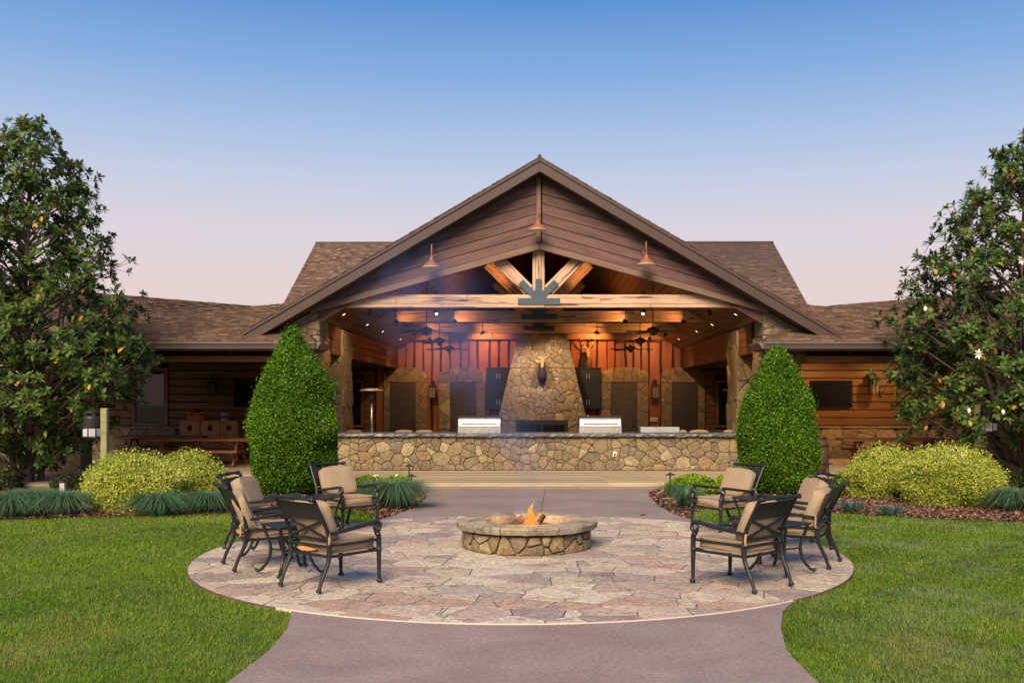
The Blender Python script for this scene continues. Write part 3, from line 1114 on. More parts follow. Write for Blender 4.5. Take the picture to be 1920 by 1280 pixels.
# vaulted ceiling: boards running to the back
nrm = Vector((P_, 0, 1)).normalized()
for s in (-1, 1):
    for k in range(33):
        d = .12 + k * .2
        x, z = d * .8624, 7.40 - P_ * d * .8624
        timber('ceiling_board', (s * x, 25.56, z + .02), (s * x, 40.0, z + .02), .192, .03, M['ceil'], lodge, up=(s * nrm.x, 0, nrm.z), bevel=.008)
    for ya, yb in ((26.75, 28.38), (29.95, 39.9)):
        for k in range(4):
            z = 3.26 + .21 * k
            timber('header_board', (s * 5.79, ya, z + .1), (s * 5.79, yb, z + .1), .07, .205, M['sidewood'], lodge, bevel=.01)
    b = MB()
    x0, x1 = sorted((s * 5.83, s * 8.3))
    b.box(x0, x1, 25.6, 40, 3.24, 3.30)
    b.build('aisle_ceiling', M['soffit'], lodge)
    b = MB()
    x0, x1 = sorted((s * 8.2, s * 8.3))
    b.box(x0, x1, 31, 40, .15, 3.3)
    b.build('aisle_wall', M['siding'], lodge)

# trusses
for ti, Y in enumerate((25.76, 30.4, 35.3)):
    tr_ = MB(world=True)
    tr_.box(-5.15, 5.15, Y - .10, Y + .10, 4.42, 4.71)
    root = tr_.build('truss', M['timber'], lodge)
    zz = ((4.40, 4.495, .0), (4.498, 4.635, .012), (4.638, 4.735, .004))
    for li, (z0, z1, jut) in enumerate(zz):

        cuts = [-5.2] + list(((-2.55, .12, 2.9), (-3.75, 1.6), (-1.9, 1.1, 3.7))[(li + ti) % 3]) + [5.2]
        for a, c in zip(cuts[:-1], cuts[1:]):
            timber('beam_board', (a + .004, Y, (z0 + z1) / 2), (c - .004, Y, (z0 + z1) / 2), .28 + jut * 2, z1 - z0, M['timber'], root, bevel=.008)
    for (x, w) in ((-.03, .15), (-.148, .08), (.088, .08)):
        timber('king_post', (x, Y, 4.74), (x, Y, 7.28), .24 if w > .1 else .21, w, M['timber'], root, up=(1, 0, 0), bevel=.01)
    for s in (-1, 1):
        dx = Vector((s * .707, 0, .707))
        sd = Vector((-s * .707, 0, .707))
        p0 = Vector((-.03 + s * .02, Y, 4.62))
        for (o_, w, dp) in ((0, .16, .22), (.117, .07, .19), (-.117, .07, .19)):
            st = .45 if o_ * 1 >= 0 else .30
            timber('strut', p0 + sd * o_ + dx * .33, p0 + sd * o_ + dx * 2.2, w, dp, M['timber'], root, up=(0, 1, 0), bevel=.01)
    b = MB()
    yp = Y - .170
    b.box(-.57, .53, yp, yp + .02, 4.475, 4.635)
    b.box(-.105, .045, yp, yp + .02, 4.637, 5.14)
    for s in (-1, 1):
        dx = Vector((s * .707, 0, .707))
        sd = Vector((-s * .707, 0, .707))
        p0 = Vector((-.03, yp + .003, 4.60))
        b.prism([p0 + sd * .085 + dx * .05, p0 - sd * .085 + dx * .05, p0 - sd * .085 + dx * .66, p0 + sd * .085 + dx * .66], (0, .018, 0))
    bolts = [(-.5, 4.6), (-.38, 4.6), (-.5, 4.51), (-.38, 4.51), (.46, 4.6), (.34, 4.6), (.46, 4.51), (.34, 4.51), (-.07, 5.08), (.01, 5.08), (-.07, 4.95), (.01, 4.95)]
    for s in (-1, 1):
        for d in (.58, .46):
            for q in (-.04, .04):
                bolts.append((-.03 + s * .707 * d - s * .707 * q, 4.6 + .707 * d + .707 * q))
    for x, z in bolts:
        b.lathe((x, yp - .012, z), [(.016, 0), (.016, .012)], 6, 'y')
    b.build('steel_plate', M['platesteel'], root)
root = MB().box(-6.7, 6.7, 39.6, 39.9, 4.42, 4.62).build('wall_beam', M['beamwood'], lodge)
for a, c in ((-5.6, -1.9), (-1.9, 2.3), (2.3, 5.6)):
    timber('beam_board', (a + .004, 39.58, 4.60), (c - .004, 39.58, 4.60), .10, .34, M['beamwood'], root, bevel=.01)

# back wall of the pavilion
b = MB()
b.box(-9, 9, 40.0, 40.2, .15, 4.6)
b.prism([(-6.6, 40.0, 4.6), (6.6, 40.0, 4.6), (0, 40.0, 8.0)], (0, .2, 0))
b.build('back_wall', M['darkgap'], lodge)
x = -6.66
k = 0
while x < 6.6:
    w = rng.uniform(.26, .46)
    w = min(w, 6.70 - x)
    n = 14
    L, Rr = [], []
    pa, pb = rng.uniform(0, 9), rng.uniform(0, 9)
    for i in range(n + 1):
        z = .15 + (4.42 - .15) * i / n
        L.append((x + .012 + .016 * math.sin(z * 2.1 + pa) + .010 * math.sin(z * 5.3 + pb), 39.93, z))
        Rr.append((x + w - .02 + .016 * math.sin(z * 1.8 + pb) + .012 * math.sin(z * 4.7 + pa), 39.93, z))
    b = MB()
    b.prism(L[::-1][::-1] and (Rr + L[::-1]), (0, .06, 0))
    c = Matrix.Translation((x + w / 2, 39.95, 2))
    b.build('wall_board', M['redboard'], lodge, frame=c, bevel=.012)
    x += w + rng.uniform(.02, .06)


def siding(x0, x1, yf, z0, z1, h=.25, skip=None):
    z = z0
    while z < z1 - .05:
        t = min(h, z1 - z)
        segs = [(x0, x1)]
        if skip and z < skip[3] and z + t > skip[2]:
            segs = [(x0, skip[0]), (skip[1], x1)]
        for a, c in segs:
            if c - a > .05:
                timber('siding_board', (a, yf, z + t / 2), (c, yf, z + t / 2), .06, t - .014, M['siding'], lodge, bevel=.022)
        z += t


def wainscot(x0, x1, yf, z0, z1, n, seed):
    b = MB()
    b.box(x0, x1, yf, yf + .15, z0, z1)
    w = b.build('stone_wainscot', M['mortar'], lodge)
    stones(rect(x0, x1, z0, z1), n, plane_fn((0, yf, 0), (1, 0, 0), (0, 0, 1), (0, -1, 0)), w, M['stone'], .06, .010, seed)
    b = MB()
    b.box(x0, x1, yf - .11, yf + .15, z1 + .002, z1 + .06)
    b.build('sill_cap', M['coping'], w, bevel=.012)


def window(x0, x1, yf, z0, z1):
    f = MB()
    t = .09
    f.box(x0 - t, x0, yf - .05, yf + .05, z0 - t, z1 + t).box(x1, x1 + t, yf - .05, yf + .05, z0 - t, z1 + t)
    f.box(x0, x1, yf - .05, yf + .05, z1, z1 + t).box(x0, x1, yf - .05, yf + .05, z0 - t, z0)
    fo = f.build('window', M['beamwood'], lodge, bevel=.008)
    f = MB()
    s = .04
    f.box(x0 + .002, x0 + s, yf - .02, yf + .03, z0, z1).box(x1 - s, x1 - .002, yf - .02, yf + .03, z0, z1)
    f.box(x0 + s, x1 - s, yf - .02, yf + .03, z1 - s, z1 - .002).box(x0 + s, x1 - s, yf - .02, yf + .03, z0 + .002, z0 + s)
    f.build('sash', M['black'], fo)
    MB().box(x0 + s, x1 - s, yf, yf + .01, z0 + s, z1 - s).build('pane', M['pane'], fo)
    MB().box(x0, x1, yf + .06, yf + .07, z0, z1).build('dark_room', M['screen'], fo)


for s in (-1, 1):
    a, c = sorted((s * 6.72, s * 8.2))
    wx = sorted((s * 7.26, s * 7.66))
    siding(a, c, 39.95, .75, 3.24, .25, (wx[0] - .1, wx[1] + .1, .85, 2.82))
    wainscot(a, c, 39.93, .15, .72, 7, 60 + s)
    window(wx[0], wx[1], 39.93, .96, 2.70)


def pier(x0, x1, y0, y1, z0, z1, inner, nf, ns, seed, top=None):
    b = MB()
    b.box(x0 + .06, x1 - .06, y0 + .06, y1 - .06, z0, z1)
    p = b.build('stone_pier', M['mortar'], lodge)
    stones(rect(x0, x1, z0, z1), nf, plane_fn((0, y0 + .06, 0), (1, 0, 0), (0, 0, 1), (0, -1, 0)), p, M['stone'], .06, .010, seed, bulge=.012)
    if inner > 0:
        stones(rect(y0, y1, z0, z1), ns, plane_fn((x1 - .06, 0, 0), (0, 1, 0), (0, 0, 1), (1, 0, 0)), p, M['stone'], .06, .010, seed + 1, bulge=.012)
    else:
        stones(rect(-y1, -y0, z0, z1), ns, plane_fn((x0 + .06, 0, 0), (0, -1, 0), (0, 0, 1), (-1, 0, 0)), p, M['stone'], .06, .010, seed + 1, bulge=.012)
    if top:
        b = MB()
        b.prism([(x, y0 + .07, z) for x, z in top], (0, 1.0, 0))
        q = b.build('stone_infill', M['mortar'], lodge)
        stones(top, 13, plane_fn((0, y0 + .06, 0), (1, 0, 0), (0, 0, 1), (0, -1, 0)), q, M['stone'], .06, .010, seed + 2, bulge=.012)
    return p


def soffz(x):
    return ZS - P_ * abs(x) - .01


pier(-6.85, -5.71, 25.46, 26.7, .15, 3.66, 1, 26, 26, 31, [(-7.05, 3.665), (-5.71, 3.665), (-5.71, soffz(5.71) - .02), (-7.0, 3.68)])
pier(5.80, 6.78, 25.46, 26.7, .15, 3.66, -1, 24, 26, 35, [(5.80, 3.665), (7.05, 3.665), (7.0, 3.68), (5.80, soffz(5.80) - .02)])
pier(-6.55, -5.70, 28.4, 29.9, .15, 4.03, 1, 26, 26, 41)
pier(5.70, 6.55, 28.4, 29.9, .15, 4.03, -1, 26, 26, 45)

# doors and their arched stone surrounds
for di, (pa, pb, d0, d1) in enumerate(((719.4, 801.8, 731.4, 779.2), (823, 911, 844.8, 892.6), (1126, 1215.7, 1145.5, 1193.4), (1239, 1321.4, 1259.8, 1308))):
    X = lambda p: (p - CX) * 39.9 / FP
    xa, xb, x0, x1 = X(pa), X(pb), X(d0), X(d1)
    zt, zs, za, YF = 2.70, 3.0, 3.33, 39.86
    arc = [(xa + (xb - xa) * (1 - math.cos(math.pi * k / 10)) / 2, zs + (za - zs) * math.sin(math.pi * k / 10)) for k in range(11)]
    b = MB()
    b.prism([(x, YF, z) for x, z in [(xa + .02, zt + .01), (xb - .02, zt + .01)] + [(x_, z_ - .02) for x_, z_ in arc[::-1][1:-1]]], (0, .12, 0))
    b.box(xa + .02, x0 - .01, YF, YF + .12, .15, zt)
    b.box(x1 + .01, xb - .02, YF, YF + .12, .15, zt)
    su = b.build('door_surround', M['mortar'], lodge)
    fn = plane_fn((0, YF, 0), (1, 0, 0), (0, 0, 1), (0, -1, 0))
    sd = 70 + di * 5
    stones([(xa, zt + .005), (xb, zt + .005)] + arc[::-1], 15, fn, su, M['stone'], .05, .013, sd)
    stones(rect(xa, x0, .8, zt), 7, fn, su, M['stone'], .05, .013, sd + 1)
    stones(rect(x1, xb, .8, zt), 8, fn, su, M['stone'], .05, .013, sd + 2)
    b = MB()
    b.box(x0 + .005, x1 - .005, YF + .02, YF + .06, .15, zt - .005)
    dr = b.build('door', M['door'], lodge)
    b = MB()                                        # stiles and rails with an arched head
    w = .13
    b.box(x0 + .01, x0 + w, YF + .0, YF + .018, .16, zt - .01).box(x1 - w, x1 - .01, YF, YF + .018, .16, zt - .01)
    b.box(x0 + w, x1 - w, YF, YF + .018, .16, .36).box(x0 + w, x1 - w, YF, YF + .018, .66, .86)
    xm, hw = (x0 + x1) / 2, (x1 - x0) / 2 - w
    hd = [(x0 + w, YF, zt - .01)] + [(xm - hw * math.cos(math.pi * k / 8), YF, zt - .36 + .18 * math.sin(math.pi * k / 8)) for k in range(9)] + [(x1 - w, YF, zt - .01)]
    b.prism(hd[::-1], (0, .018, 0))
    b.build('door_frame', M['door'], dr, bevel=.006)
    for k in range(6):
        a = x0 + w + (x1 - x0 - 2 * w) * k / 6
        c = x0 + w + (x1 - x0 - 2 * w) * (k + 1) / 6
        MB().box(a + .008, c - .008, YF + .008, YF + .018, .86, zt - .2).build('plank', M['door'], dr, bevel=.005)
    hx = x1 - .08 if di in (0, 2) else x0 + .08
    b = MB()
    b.lathe((hx, YF - .03, .92), [(.03, 0), (.03, .03)], 10, 'y')
    b.tube([(hx, YF - .04, .92), (hx + (-.11 if di in (0, 2) else .11), YF - .045, .915)], .012, 6)
    b.lathe((hx, YF - .03, 1.12), [(.03, 0), (.03, .03)], 10, 'y')
    b.build('handle', M['black'], dr)

# wall cabinets beside the chimney
for pa, pb in ((912.5, 956), (1079, 1126)):
    X = lambda p: (p - CX) * 39.6 / FP
    x0, x1 = X(pa), X(pb)
    z0, z1 = 1.62, 3.24
    c = MB().box(x0, x1, 39.55, 39.92, z0, z1).build('cabinet', M['cabinet'], lodge, bevel=.01)
    MB().box(x0 - .02, x1 + .02, 39.5, 39.92, z1 + .002, z1 + .06).build('cornice', M['cabinet'], c)
    for i in range(2):
        a = x0 + (x1 - x0) * i / 2 + .012
        e = x0 + (x1 - x0) * (i + 1) / 2 - .012
        for (q0, q1) in ((z0 + .02, 2.72), (2.75, z1 - .02)):
            d = MB().box(a, e, 39.53, 39.548, q0, q1)
            for k in range(4):
                d.box(a + (e - a) * k / 4 + .006, a + (e - a) * (k + 1) / 4 - .006, 39.522, 39.531, q0 + .05, q1 - .05)
            d.build('cabinet_door', M['cabinet'], c)
        hx = e - .04 if i == 0 else a + .04
        b = MB()
        for zc in (1.8, 2.85):
            b.box(hx - .008, hx + .008, 39.49, 39.52, zc, zc + .2)
        b.build('handle', M['steel'], c)

# ---- wings, symmetrical porches left and right
YE, ZE, PA = 24.2, 3.43, .25
for s in (-1, 1):
    sx = lambda pts: [(s * x, y_, z) for x, y_, z in (pts if s > 0 else pts)][::s]
    za = lambda y_: ZE + PA * (y_ - YE)

    def plane(name, pts, seed, wid=.26):
        if s < 0:
            pts = [(-x, y_, z) for x, y_, z in pts]
            pts = [pts[1], pts[0]] + pts[2:][::-1]
        return shingled(name, pts, (0, 1), .10, seed, wid)
    plane('porch_roof', [(7.86, YE, ZE), (14.6, YE, ZE), (7.9, 30.3, za(30.3)), (5.46, 30.3, za(30.3)), (7.70, 24.95, za(24.95))], 100 + s)
    plane('skirt_roof', [(5.55, YE, ZE), (7.85, YE, ZE), (7.85, 25.44, za(25.44)), (6.05, 25.44, za(25.44))], 110 + s)
    b = MB()
    b.prism([(s * 5.55, YE, ZE - .02), (s * 6.05, 25.44, za(25.44) - .02), (s * 5.6, 25.44, ZE - .02)], (0, 0, .012))
    b.build('skirt_end', M['soffit'], lodge)
    # gutter
    b = MB()
    prof = [(0, 0), (-.035, .0), (-.06, .05), (-.09, .10), (-.12, .13), (-.12, .165), (0, .165)]
    x0, x1 = 5.52, 15
    vs = [(s * x, YE + p[0], 3.245 + p[1]) for x in (x0, x1) for p in prof]
    n = len(prof)
    b.add(vs, [(i, (i + 1) % n, n + (i + 1) % n, n + i) for i in range(n)] + [tuple(range(n)), tuple(range(n, 2 * n))])
    b.build('gutter', M['gutter'], lodge)
    b = MB()
    b.add([(s * 5.52 + s * p[0], y_, 3.25 + p[1]) for y_ in (YE + .002, 25.4) for p in prof],
          [(i, (i + 1) % n, n + (i + 1) % n, n + i) for i in range(n)] + [tuple(range(n)), tuple(range(n, 2 * n))])
    b.build('gutter', M['gutter'], lodge)
    b = MB()
    a, c = sorted((s * 5.55, s * 15))
    b.box(a, c, YE + .004, 25.4, 3.222, 3.256)
    b.build('eave_soffit', M['soffit'], lodge)
    a, c = sorted((s * 6.80, s * 15))
    timber('porch_beam', (a, 25.0, 3.03), (c, 25.0, 3.03), .16, .15, M['beamwood'], lodge)
    timber('porch_beam', (a, 25.08, 3.165), (c, 25.08, 3.165), .12, .11, M['darkgap'], lodge)
    b = MB()
    a, c = sorted((s * 5.9, s * 15))
    b.box(a, c, 25.16, 31, 3.16, 3.22)
    b.build('porch_ceiling', M['soffit'], lodge)
    # porch back wall
    a, c = sorted((s * 7.9, s * 15))
    b = MB()
    b.box(a, c, 31.0, 31.2, .15, 3.2)
    b.prism([(s * 7.9, 30.25, 3.2), (s * 14.6, 25.0, 3.2), (s * 14.6, 24.6, 3.42), (s * 7.9, 30.25, 4.8)], (0, .06, 0))
    b.build('porch_wall', M['darkgap'], lodge)
    if s > 0:
        siding(a, c, 30.95, 1.17, 3.16, .25)
    else:
        siding(a, c, 30.95, 1.17, 3.16, .25, (-12.85, -11.7, 1.14, 3.02))
        window(-12.75, -11.8, 30.93, 1.26, 2.92)
    wainscot(a, c, 30.9, .15, 1.10, 30, 120 + s)
    # pier at the far end of the porch
    x0, x1 = sorted((s * 11.85, s * 13.1))
    b = MB()
    b.box(x0 + .05, x1 - .05, 25.4, 26.1, .15, 2.95)
    p = b.build('stone_pier', M['mortar'], lodge)
    stones(rect(x0, x1, .15, 2.95), 24, plane_fn((0, 25.4, 0), (1, 0, 0), (0, 0, 1), (0, -1, 0)), p, M['stone'], .06, .010, 140 + s)
    # splayed rear wing and the saddle towards the main roof
    r1, r2 = Vector((11.8, 40, 5.81)), Vector((19.2, 31.4, 5.81))
    dn = Vector((-.757, -.652, -.30))
    plane('rear_wing_roof', [tuple(r1 + dn * 6), tuple(r2 + dn * 6), tuple(r2), tuple(r1)], 150 + s)
    plane('saddle_roof', [(7.9, 33.5, 4.5), (12.6, 33.5, 4.35), (11.8, 40, 5.80), (10.2, 40.3, 5.95), (7.9, 40.3, 5.95)], 160 + s)
# main roof behind
shingled('main_roof', [(-10.5, 38.6, 9.33 - P_ * 7.4), (10.95, 38.6, 9.33 - P_ * 7.4), (10.95, 46, 9.36), (-10.5, 46, 9.33)], (0, 1), .12, 170)
roof_slab('main_roof', [(10.95, 46.02, 9.35), (10.95, 53, 5.2), (-10.5, 53, 5.2), (-10.5, 46.02, 9.32)], .12, M['soffit'])
b = MB()
b.box(-10.2, 10.6, 40.3, 52.5, 0, 5.0)
for xx in (-10.3, 10.7):
    b.prism([(xx, 40.3, 5.0), (xx, 52.5, 5.0), (xx, 46, 9.0)], (.15, 0, 0))
b.build('main_wall', M['siding'], lodge)
b = MB()
b.lathe((0, 0, 0), [(.06, -10.5), (.06, 10.95)], 8, 'x')
b.v = [(x, y_ + 46, z + 9.34 + (x + 10.5) * .0014) for x, y_, z in b.v]
b.build('ridge_cap', M['soffit'], lodge)

# ================================================================== fireplace
fp = thing('stone_fireplace', 'tall tapering fieldstone chimney breast with a black firebox in the pavilion', 'fireplace', (.1, 37.6, .15))
YF, CXF = 37.5, .10
hw = lambda z: 1.97 - .240 * (z - .15)
zt = 5.9
b = MB()
b.prism([(CXF - hw(.15) + .04, YF + .05, .15), (CXF + hw(.15) - .04, YF + .05, .15), (CXF + hw(zt) - .04, YF + .05, zt), (CXF - hw(zt) + .04, YF + .05, zt)], (0, 2.4, 0))
b.build('chimney_core', M['mortar'], fp)
fn = plane_fn((0, YF + .05, 0), (1, 0, 0), (0, 0, 1), (0, -1, 0))
trap = lambda a, c: [(CXF - hw(a), a), (CXF + hw(a), a), (CXF + hw(c), c), (CXF - hw(c), c)]
stones(trap(1.2, 3.2), 120, fn, fp, M['stone'], .06, .010, 200, bulge=.015)
stones(trap(3.2, 5.9), 90, fn, fp, M['stone'], .06, .010, 201, bulge=.015)
stones([(CXF - hw(.6), .6), (-.92, .6), (-.92, 1.2), (CXF - hw(1.2), 1.2)], 6, fn, fp, M['stone'], .06, .010, 202)
stones([(1.08, .6), (CXF + hw(.6), .6), (CXF + hw(1.2), 1.2), (1.08, 1.2)], 6, fn, fp, M['stone'], .06, .010, 203)
b = MB()
b.box(-.90, 1.06, YF - .04, YF + .06, 1.09, 1.17).box(-.90, -.82, YF - .04, YF + .06, .4, 1.09).box(.98, 1.06, YF - .04, YF + .06, .4, 1.09)
b.build('firebox_frame', M['black'], fp, bevel=.008)
for a, c in ((-.815, .075), (.085, .975)):
    b = MB()
    b.box(a, a + .05, YF - .03, YF, .4, 1.08).box(c - .05, c, YF - .03, YF, .4, 1.08).box(a + .05, c - .05, YF - .03, YF, 1.03, 1.08)
    for k in range(1, 4):
        x = a + .05 + (c - a - .1) * k / 4
        b.box(x - .006, x + .006, YF - .022, YF - .012, .4, 1.03)
    d = b.build('firebox_door', M['black'], fp)
    MB().box(a + .05, c - .05, YF - .005, YF + .005, .4, 1.03).build('pane', M['pane'], d)

# elk and deer trophies
def trophy(name, label, c, s, antl, face, mane):
    t = thing(name, label, 'mounted head', c)
    cx, cy, cz = c
    q = lambda x, y, z: (cx + x * s, cy + y * s, cz + z * s)
    b = MB()
    b.tube([q(0, 0, -1.0), q(0, -.10, -.92), q(0, -.28, -.70), q(0, -.40, -.40), q(0, -.46, -.08), q(0, -.5, .08)], [.10 * s, .24 * s, .27 * s, .24 * s, .17 * s, .10 * s], 14)
    b.build('mane', mane, t, smooth=True)
    b = MB()
    b.tube([q(0, -.36, .18), q(0, -.50, .14), q(0, -.66, -.02), q(0, -.82, -.22), q(0, -.88, -.31), q(0, -.90, -.35)], [.08 * s, .125 * s, .115 * s, .075 * s, .065 * s, .03 * s], 12)
    for e in (-1, 1):
        b.tube([q(e * .09, -.44, .16), q(e * .20, -.42, .20), q(e * .30, -.42, .19)], [.035 * s, .06 * s, .008 * s], 7, .5)
    b.build('head', face, t, smooth=True)
    b = MB()
    b.ball(q(0, -.91, -.33), .05 * s, 8, 6, (1.1, .7, .9))
    for e in (-1, 1):
        b.ball(q(e * .105, -.60, .06), .022 * s, 6, 4)
    b.build('nose_and_eyes', M['black'], t, smooth=True)
    for e in (-1, 1):
        b = MB()
        pts = [q(e * x, y_, z) for x, y_, z in antl]
        n = len(pts)
        b.tube(pts, [.034 * s * (1 - .75 * i / (n - 1)) for i in range(n)], 7)
        for i in range(1, n - 1):
            p = Vector(pts[i])
            b.tube([p, p + Vector((e * .05, -.16, .12)) * s, p + Vector((e * .06, -.20, .26)) * s], [.02 * s, .014 * s, .004 * s], 6)
        b.build('antler', M['antler'], t, smooth=True)
    b = MB()
    b.lathe(q(0, .02, -.80), [(.24 * s, 0), (.24 * s, .04)], 16, 'y')
    b.build('mounting_board', M['bronze'], t)


trophy('elk_mount', 'mounted elk head with long pale antlers on the stone chimney', (.09, 37.46, 3.42), .70,
       [(.07, -.42, .22), (.24, -.40, .28), (.42, -.38, .42), (.58, -.36, .62), (.68, -.36, .86), (.68, -.40, 1.04), (.62, -.44, 1.16)], M['elkface'], M['elkmane'])
trophy('deer_mount', 'smaller deer head mounted above the cabinet beside the chimney', (1.93, 39.85, 3.92), .72,
       [(.06, -.42, .22), (.22, -.40, .36), (.36, -.40, .5), (.42, -.46, .68), (.36, -.54, .82)], M['elkface'], mat('deer_hide', [(.15, .085, .03), (.22, .13, .05)], 16, .95, .6))

# ================================================================== stone bar with its grills
BX0, BX1 = -5.66, 5.74
bar = thing('stone_bar', 'long fieldstone bar counter with dark granite top across the pavilion front', 'bar counter', (0, 25.9, .15))
b = MB()
b.box(BX0, BX1, 25.56, 26.5, .15, 1.02)
b.build('bar_core', M['mortar'], bar)
stones(rect(BX0 + .02, BX1 - .02, .155, 1.02), 235, plane_fn((0, 25.56, 0), (1, 0, 0), (0, 0, 1), (0, -1, 0)), bar, M['stone'], .06, .010, 300, asp=1.12, cut=.12, bulge=.012)
r = random.Random(3)
n = 120
b = MB()
for z, dy in ((1.025, .02), (1.05, .0), (1.09, .005), (1.115, .02)):
    for k in range(n + 1):
        b.v.append((BX0 + .02 + (BX1 - BX0 - .04) * k / n, 25.40 + dy + r.uniform(-.018, .018), z + r.uniform(-.004, .004)))
b.v += [(x, 26.62, 1.115) for x in [BX0 + .02 + (BX1 - BX0 - .04) * k / n for k in range(n + 1)]]
b.v += [(x, 26.62, 1.025) for x in [BX0 + .02 + (BX1 - BX0 - .04) * k / n for k in range(n + 1)]]
for i in range(6):
    j = (i + 1) % 6
    b.f += [(i * (n + 1) + k, i * (n + 1) + k + 1, j * (n + 1) + k + 1, j * (n + 1) + k) for k in range(n)]
b.build('countertop', M['granite'], bar)
p = at(1152.7, 851, 25.44)
o = MB().box(p.x - .05, p.x + .05, 25.455, 25.475, p.z - .07, p.z + .07).build('outlet_cover', M['plastic'], bar, bevel=.005)
MB().box(p.x - .02, p.x + .02, 25.44, 25.453, p.z - .045, p.z + .02).build('socket', M['screen'], o)


def grill(px0, px1, label):
    p0, p1 = at(px0, 812, 26.05), at(px1, 812, 26.05)
    x0, x1 = p0.x, p1.x
    t = thing('built_in_grill', label, 'grill', ((x0 + x1) / 2, 26.2, 1.115), group='steel grills on the bar')
    z = 1.118
    b = MB()
    b.box(x0 - .01, x1 + .01, 25.86, 26.5, z, z + .17)
    g_ = b.build('control_panel', M['steel'], t, bevel=.008)
    for k in range(5):
        x = x0 + (x1 - x0) * (k + .5) / 5
        b = MB()
        b.lathe((x, 25.835, z + .07), [(.026, 0), (.03, .025)], 12, 'y')
        b.build('knob', M['steel'], t)
    b = MB()
    prof = [(25.90, z + .172), (25.93, z + .34), (25.99, z + .405), (26.45, z + .41), (26.48, z + .172)]
    b.prism([(x0, y_, zz) for y_, zz in prof], (x1 - x0, 0, 0))
    h = b.build('hood', M['steel'], t, bevel=.012)
    b = MB()
    b.box(x0 - .02, x1 + .02, 25.97, 26.47, z + .412, z + .44)
    b.build('hood_rim', M['black'], h)
    b = MB()
    b.box(x0 - .022, x0 - .002, 25.89, 26.48, z + .172, z + .41).box(x1 + .002, x1 + .022, 25.89, 26.48, z + .172, z + .41)
    b.build('end_cap', M['black'], h)
    b = MB()
    b.tube([(x0 + .1, 25.87, z + .25), (x1 - .1, 25.87, z + .25)], .014, 8)
    for x in (x0 + .12, x1 - .12):
        b.tube([(x, 25.87, z + .25), (x, 25.93, z + .25)], .01, 6)
    b.build('handle', M['steel'], h)


grill(860, 939, 'stainless steel grill on the bar left of the firebox')
grill(1086, 1164, 'stainless steel grill on the bar right of the firebox')
p0, p1 = at(1200, 810, 26.1), at(1273, 810, 26.1)
t = thing('griddle_cover', 'low flat grey griddle box on the bar near its right end', 'griddle', ((p0.x + p1.x) / 2, 26.2, 1.115))
b = MB()
b.box(p0.x, p1.x, 25.95, 26.45, 1.118, 1.265)
b.build('box', mat('grey_enamel', [(.28, .29, .30), (.34, .35, .36)], 2, .4, .03), t, bevel=.015)
b = MB()
b.box(p0.x - .06, p0.x - .003, 25.97, 26.43, 1.118, 1.255)
b.build('end_panel', M['black'], t)
b = MB()
c = at(1102.5, 782, 26.6)
b.lathe((c.x, 26.58, 1.12), [(.022, 0), (.022, .42), (.016, .45)], 10)
tag(b.build('white_candle', M['plastic']), 'slim white bottle standing behind the right grill', 'bottle')

# seats behind the bar, mostly hidden
def cushion_mesh(mb, c, sx, sy, sz, fr=None, puff=.16, n=7, seed=0):
    """a soft box with bulging faces; fr turns it about its centre"""
    r = random.Random(seed)
    base = len(mb.v)
    idx = {}
    fr = fr or Matrix.Identity(3)

    def vert(i, j, k):
        key = (i, j, k)
        if key not in idx:
            u = [2 * t / n - 1 for t in key]
            p = []
            for a in range(3):
                o = [u[q] for q in range(3) if q != a]
                edge = (1 - abs(o[0]) ** 2.6) * (1 - abs(o[1]) ** 2.6)
                v = u[a]
                if abs(abs(v) - 1) < 1e-6:
                    v = v * (1 - puff + puff * edge + r.uniform(-.012, .012))
                else:
                    v = v * (1 - puff * .25)
                p.append(v)
            q = fr @ Vector((p[0] * sx / 2, p[1] * sy / 2, p[2] * sz / 2))
            idx[key] = len(mb.v)
            mb.v.append((c[0] + q.x, c[1] + q.y, c[2] + q.z))
        return idx[key]
    for a in range(3):
        for side in (0, n):
            for i in range(n):
                for j in range(n):
                    k4 = []
                    for (di, dj) in ((0, 0), (1, 0), (1, 1), (0, 1)):
                        key = [0, 0, 0]
                        key[a] = side
                        key[(a + 1) % 3] = i + di
                        key[(a + 2) % 3] = j + dj
                        k4.append(vert(*key))
                    mb.f.append(tuple(k4 if side else k4[::-1]))
    return mb


for i, (pa, pb, lab) in enumerate(((646, 681, 'tan sofa cushion showing over the left end of the bar'), (739, 776.5, 'left one of a tan cushion pair over the bar by the leftmost door'),
                                   (777.5, 814, 'right one of a tan cushion pair over the bar by the lantern'), (1273.5, 1288, 'tan seat back peeping out beside the grey griddle box'),
                                   (1290, 1331, 'tan sofa back below the rightmost door'), (1355, 1379, 'rounded tan seat back at the right end of the bar'))):
    d = 29.0
    x0, x1 = (pa - CX) * d / FP, (pb - CX) * d / FP
    t = thing('lounge_seat', lab, 'lounge seat', ((x0 + x1) / 2, d + .3, .15), group='lounge seats behind the bar')
    b = MB()
    cushion_mesh(b, ((x0 + x1) / 2, d, .82), x1 - x0, .2, .58, seed=i)
    b.build('back_cushion', M['cushion'], t, smooth=True)
    b = MB()
    cushion_mesh(b, ((x0 + x1) / 2, d + .42, .52), x1 - x0, .62, .16, seed=i + 9)
    b.build('seat_cushion', M['cushion'], t, smooth=True)
    b = MB()
    b.box(x0 + .02, x1 - .02, d - .06, d + .74, .32, .42)
    for x in (x0 + .05, x1 - .05):
        for y_ in (d, d + .68):
            b.box(x - .025, x + .025, y_ - .025, y_ + .025, .15, .32)
    b.build('frame', M['iron'], t)


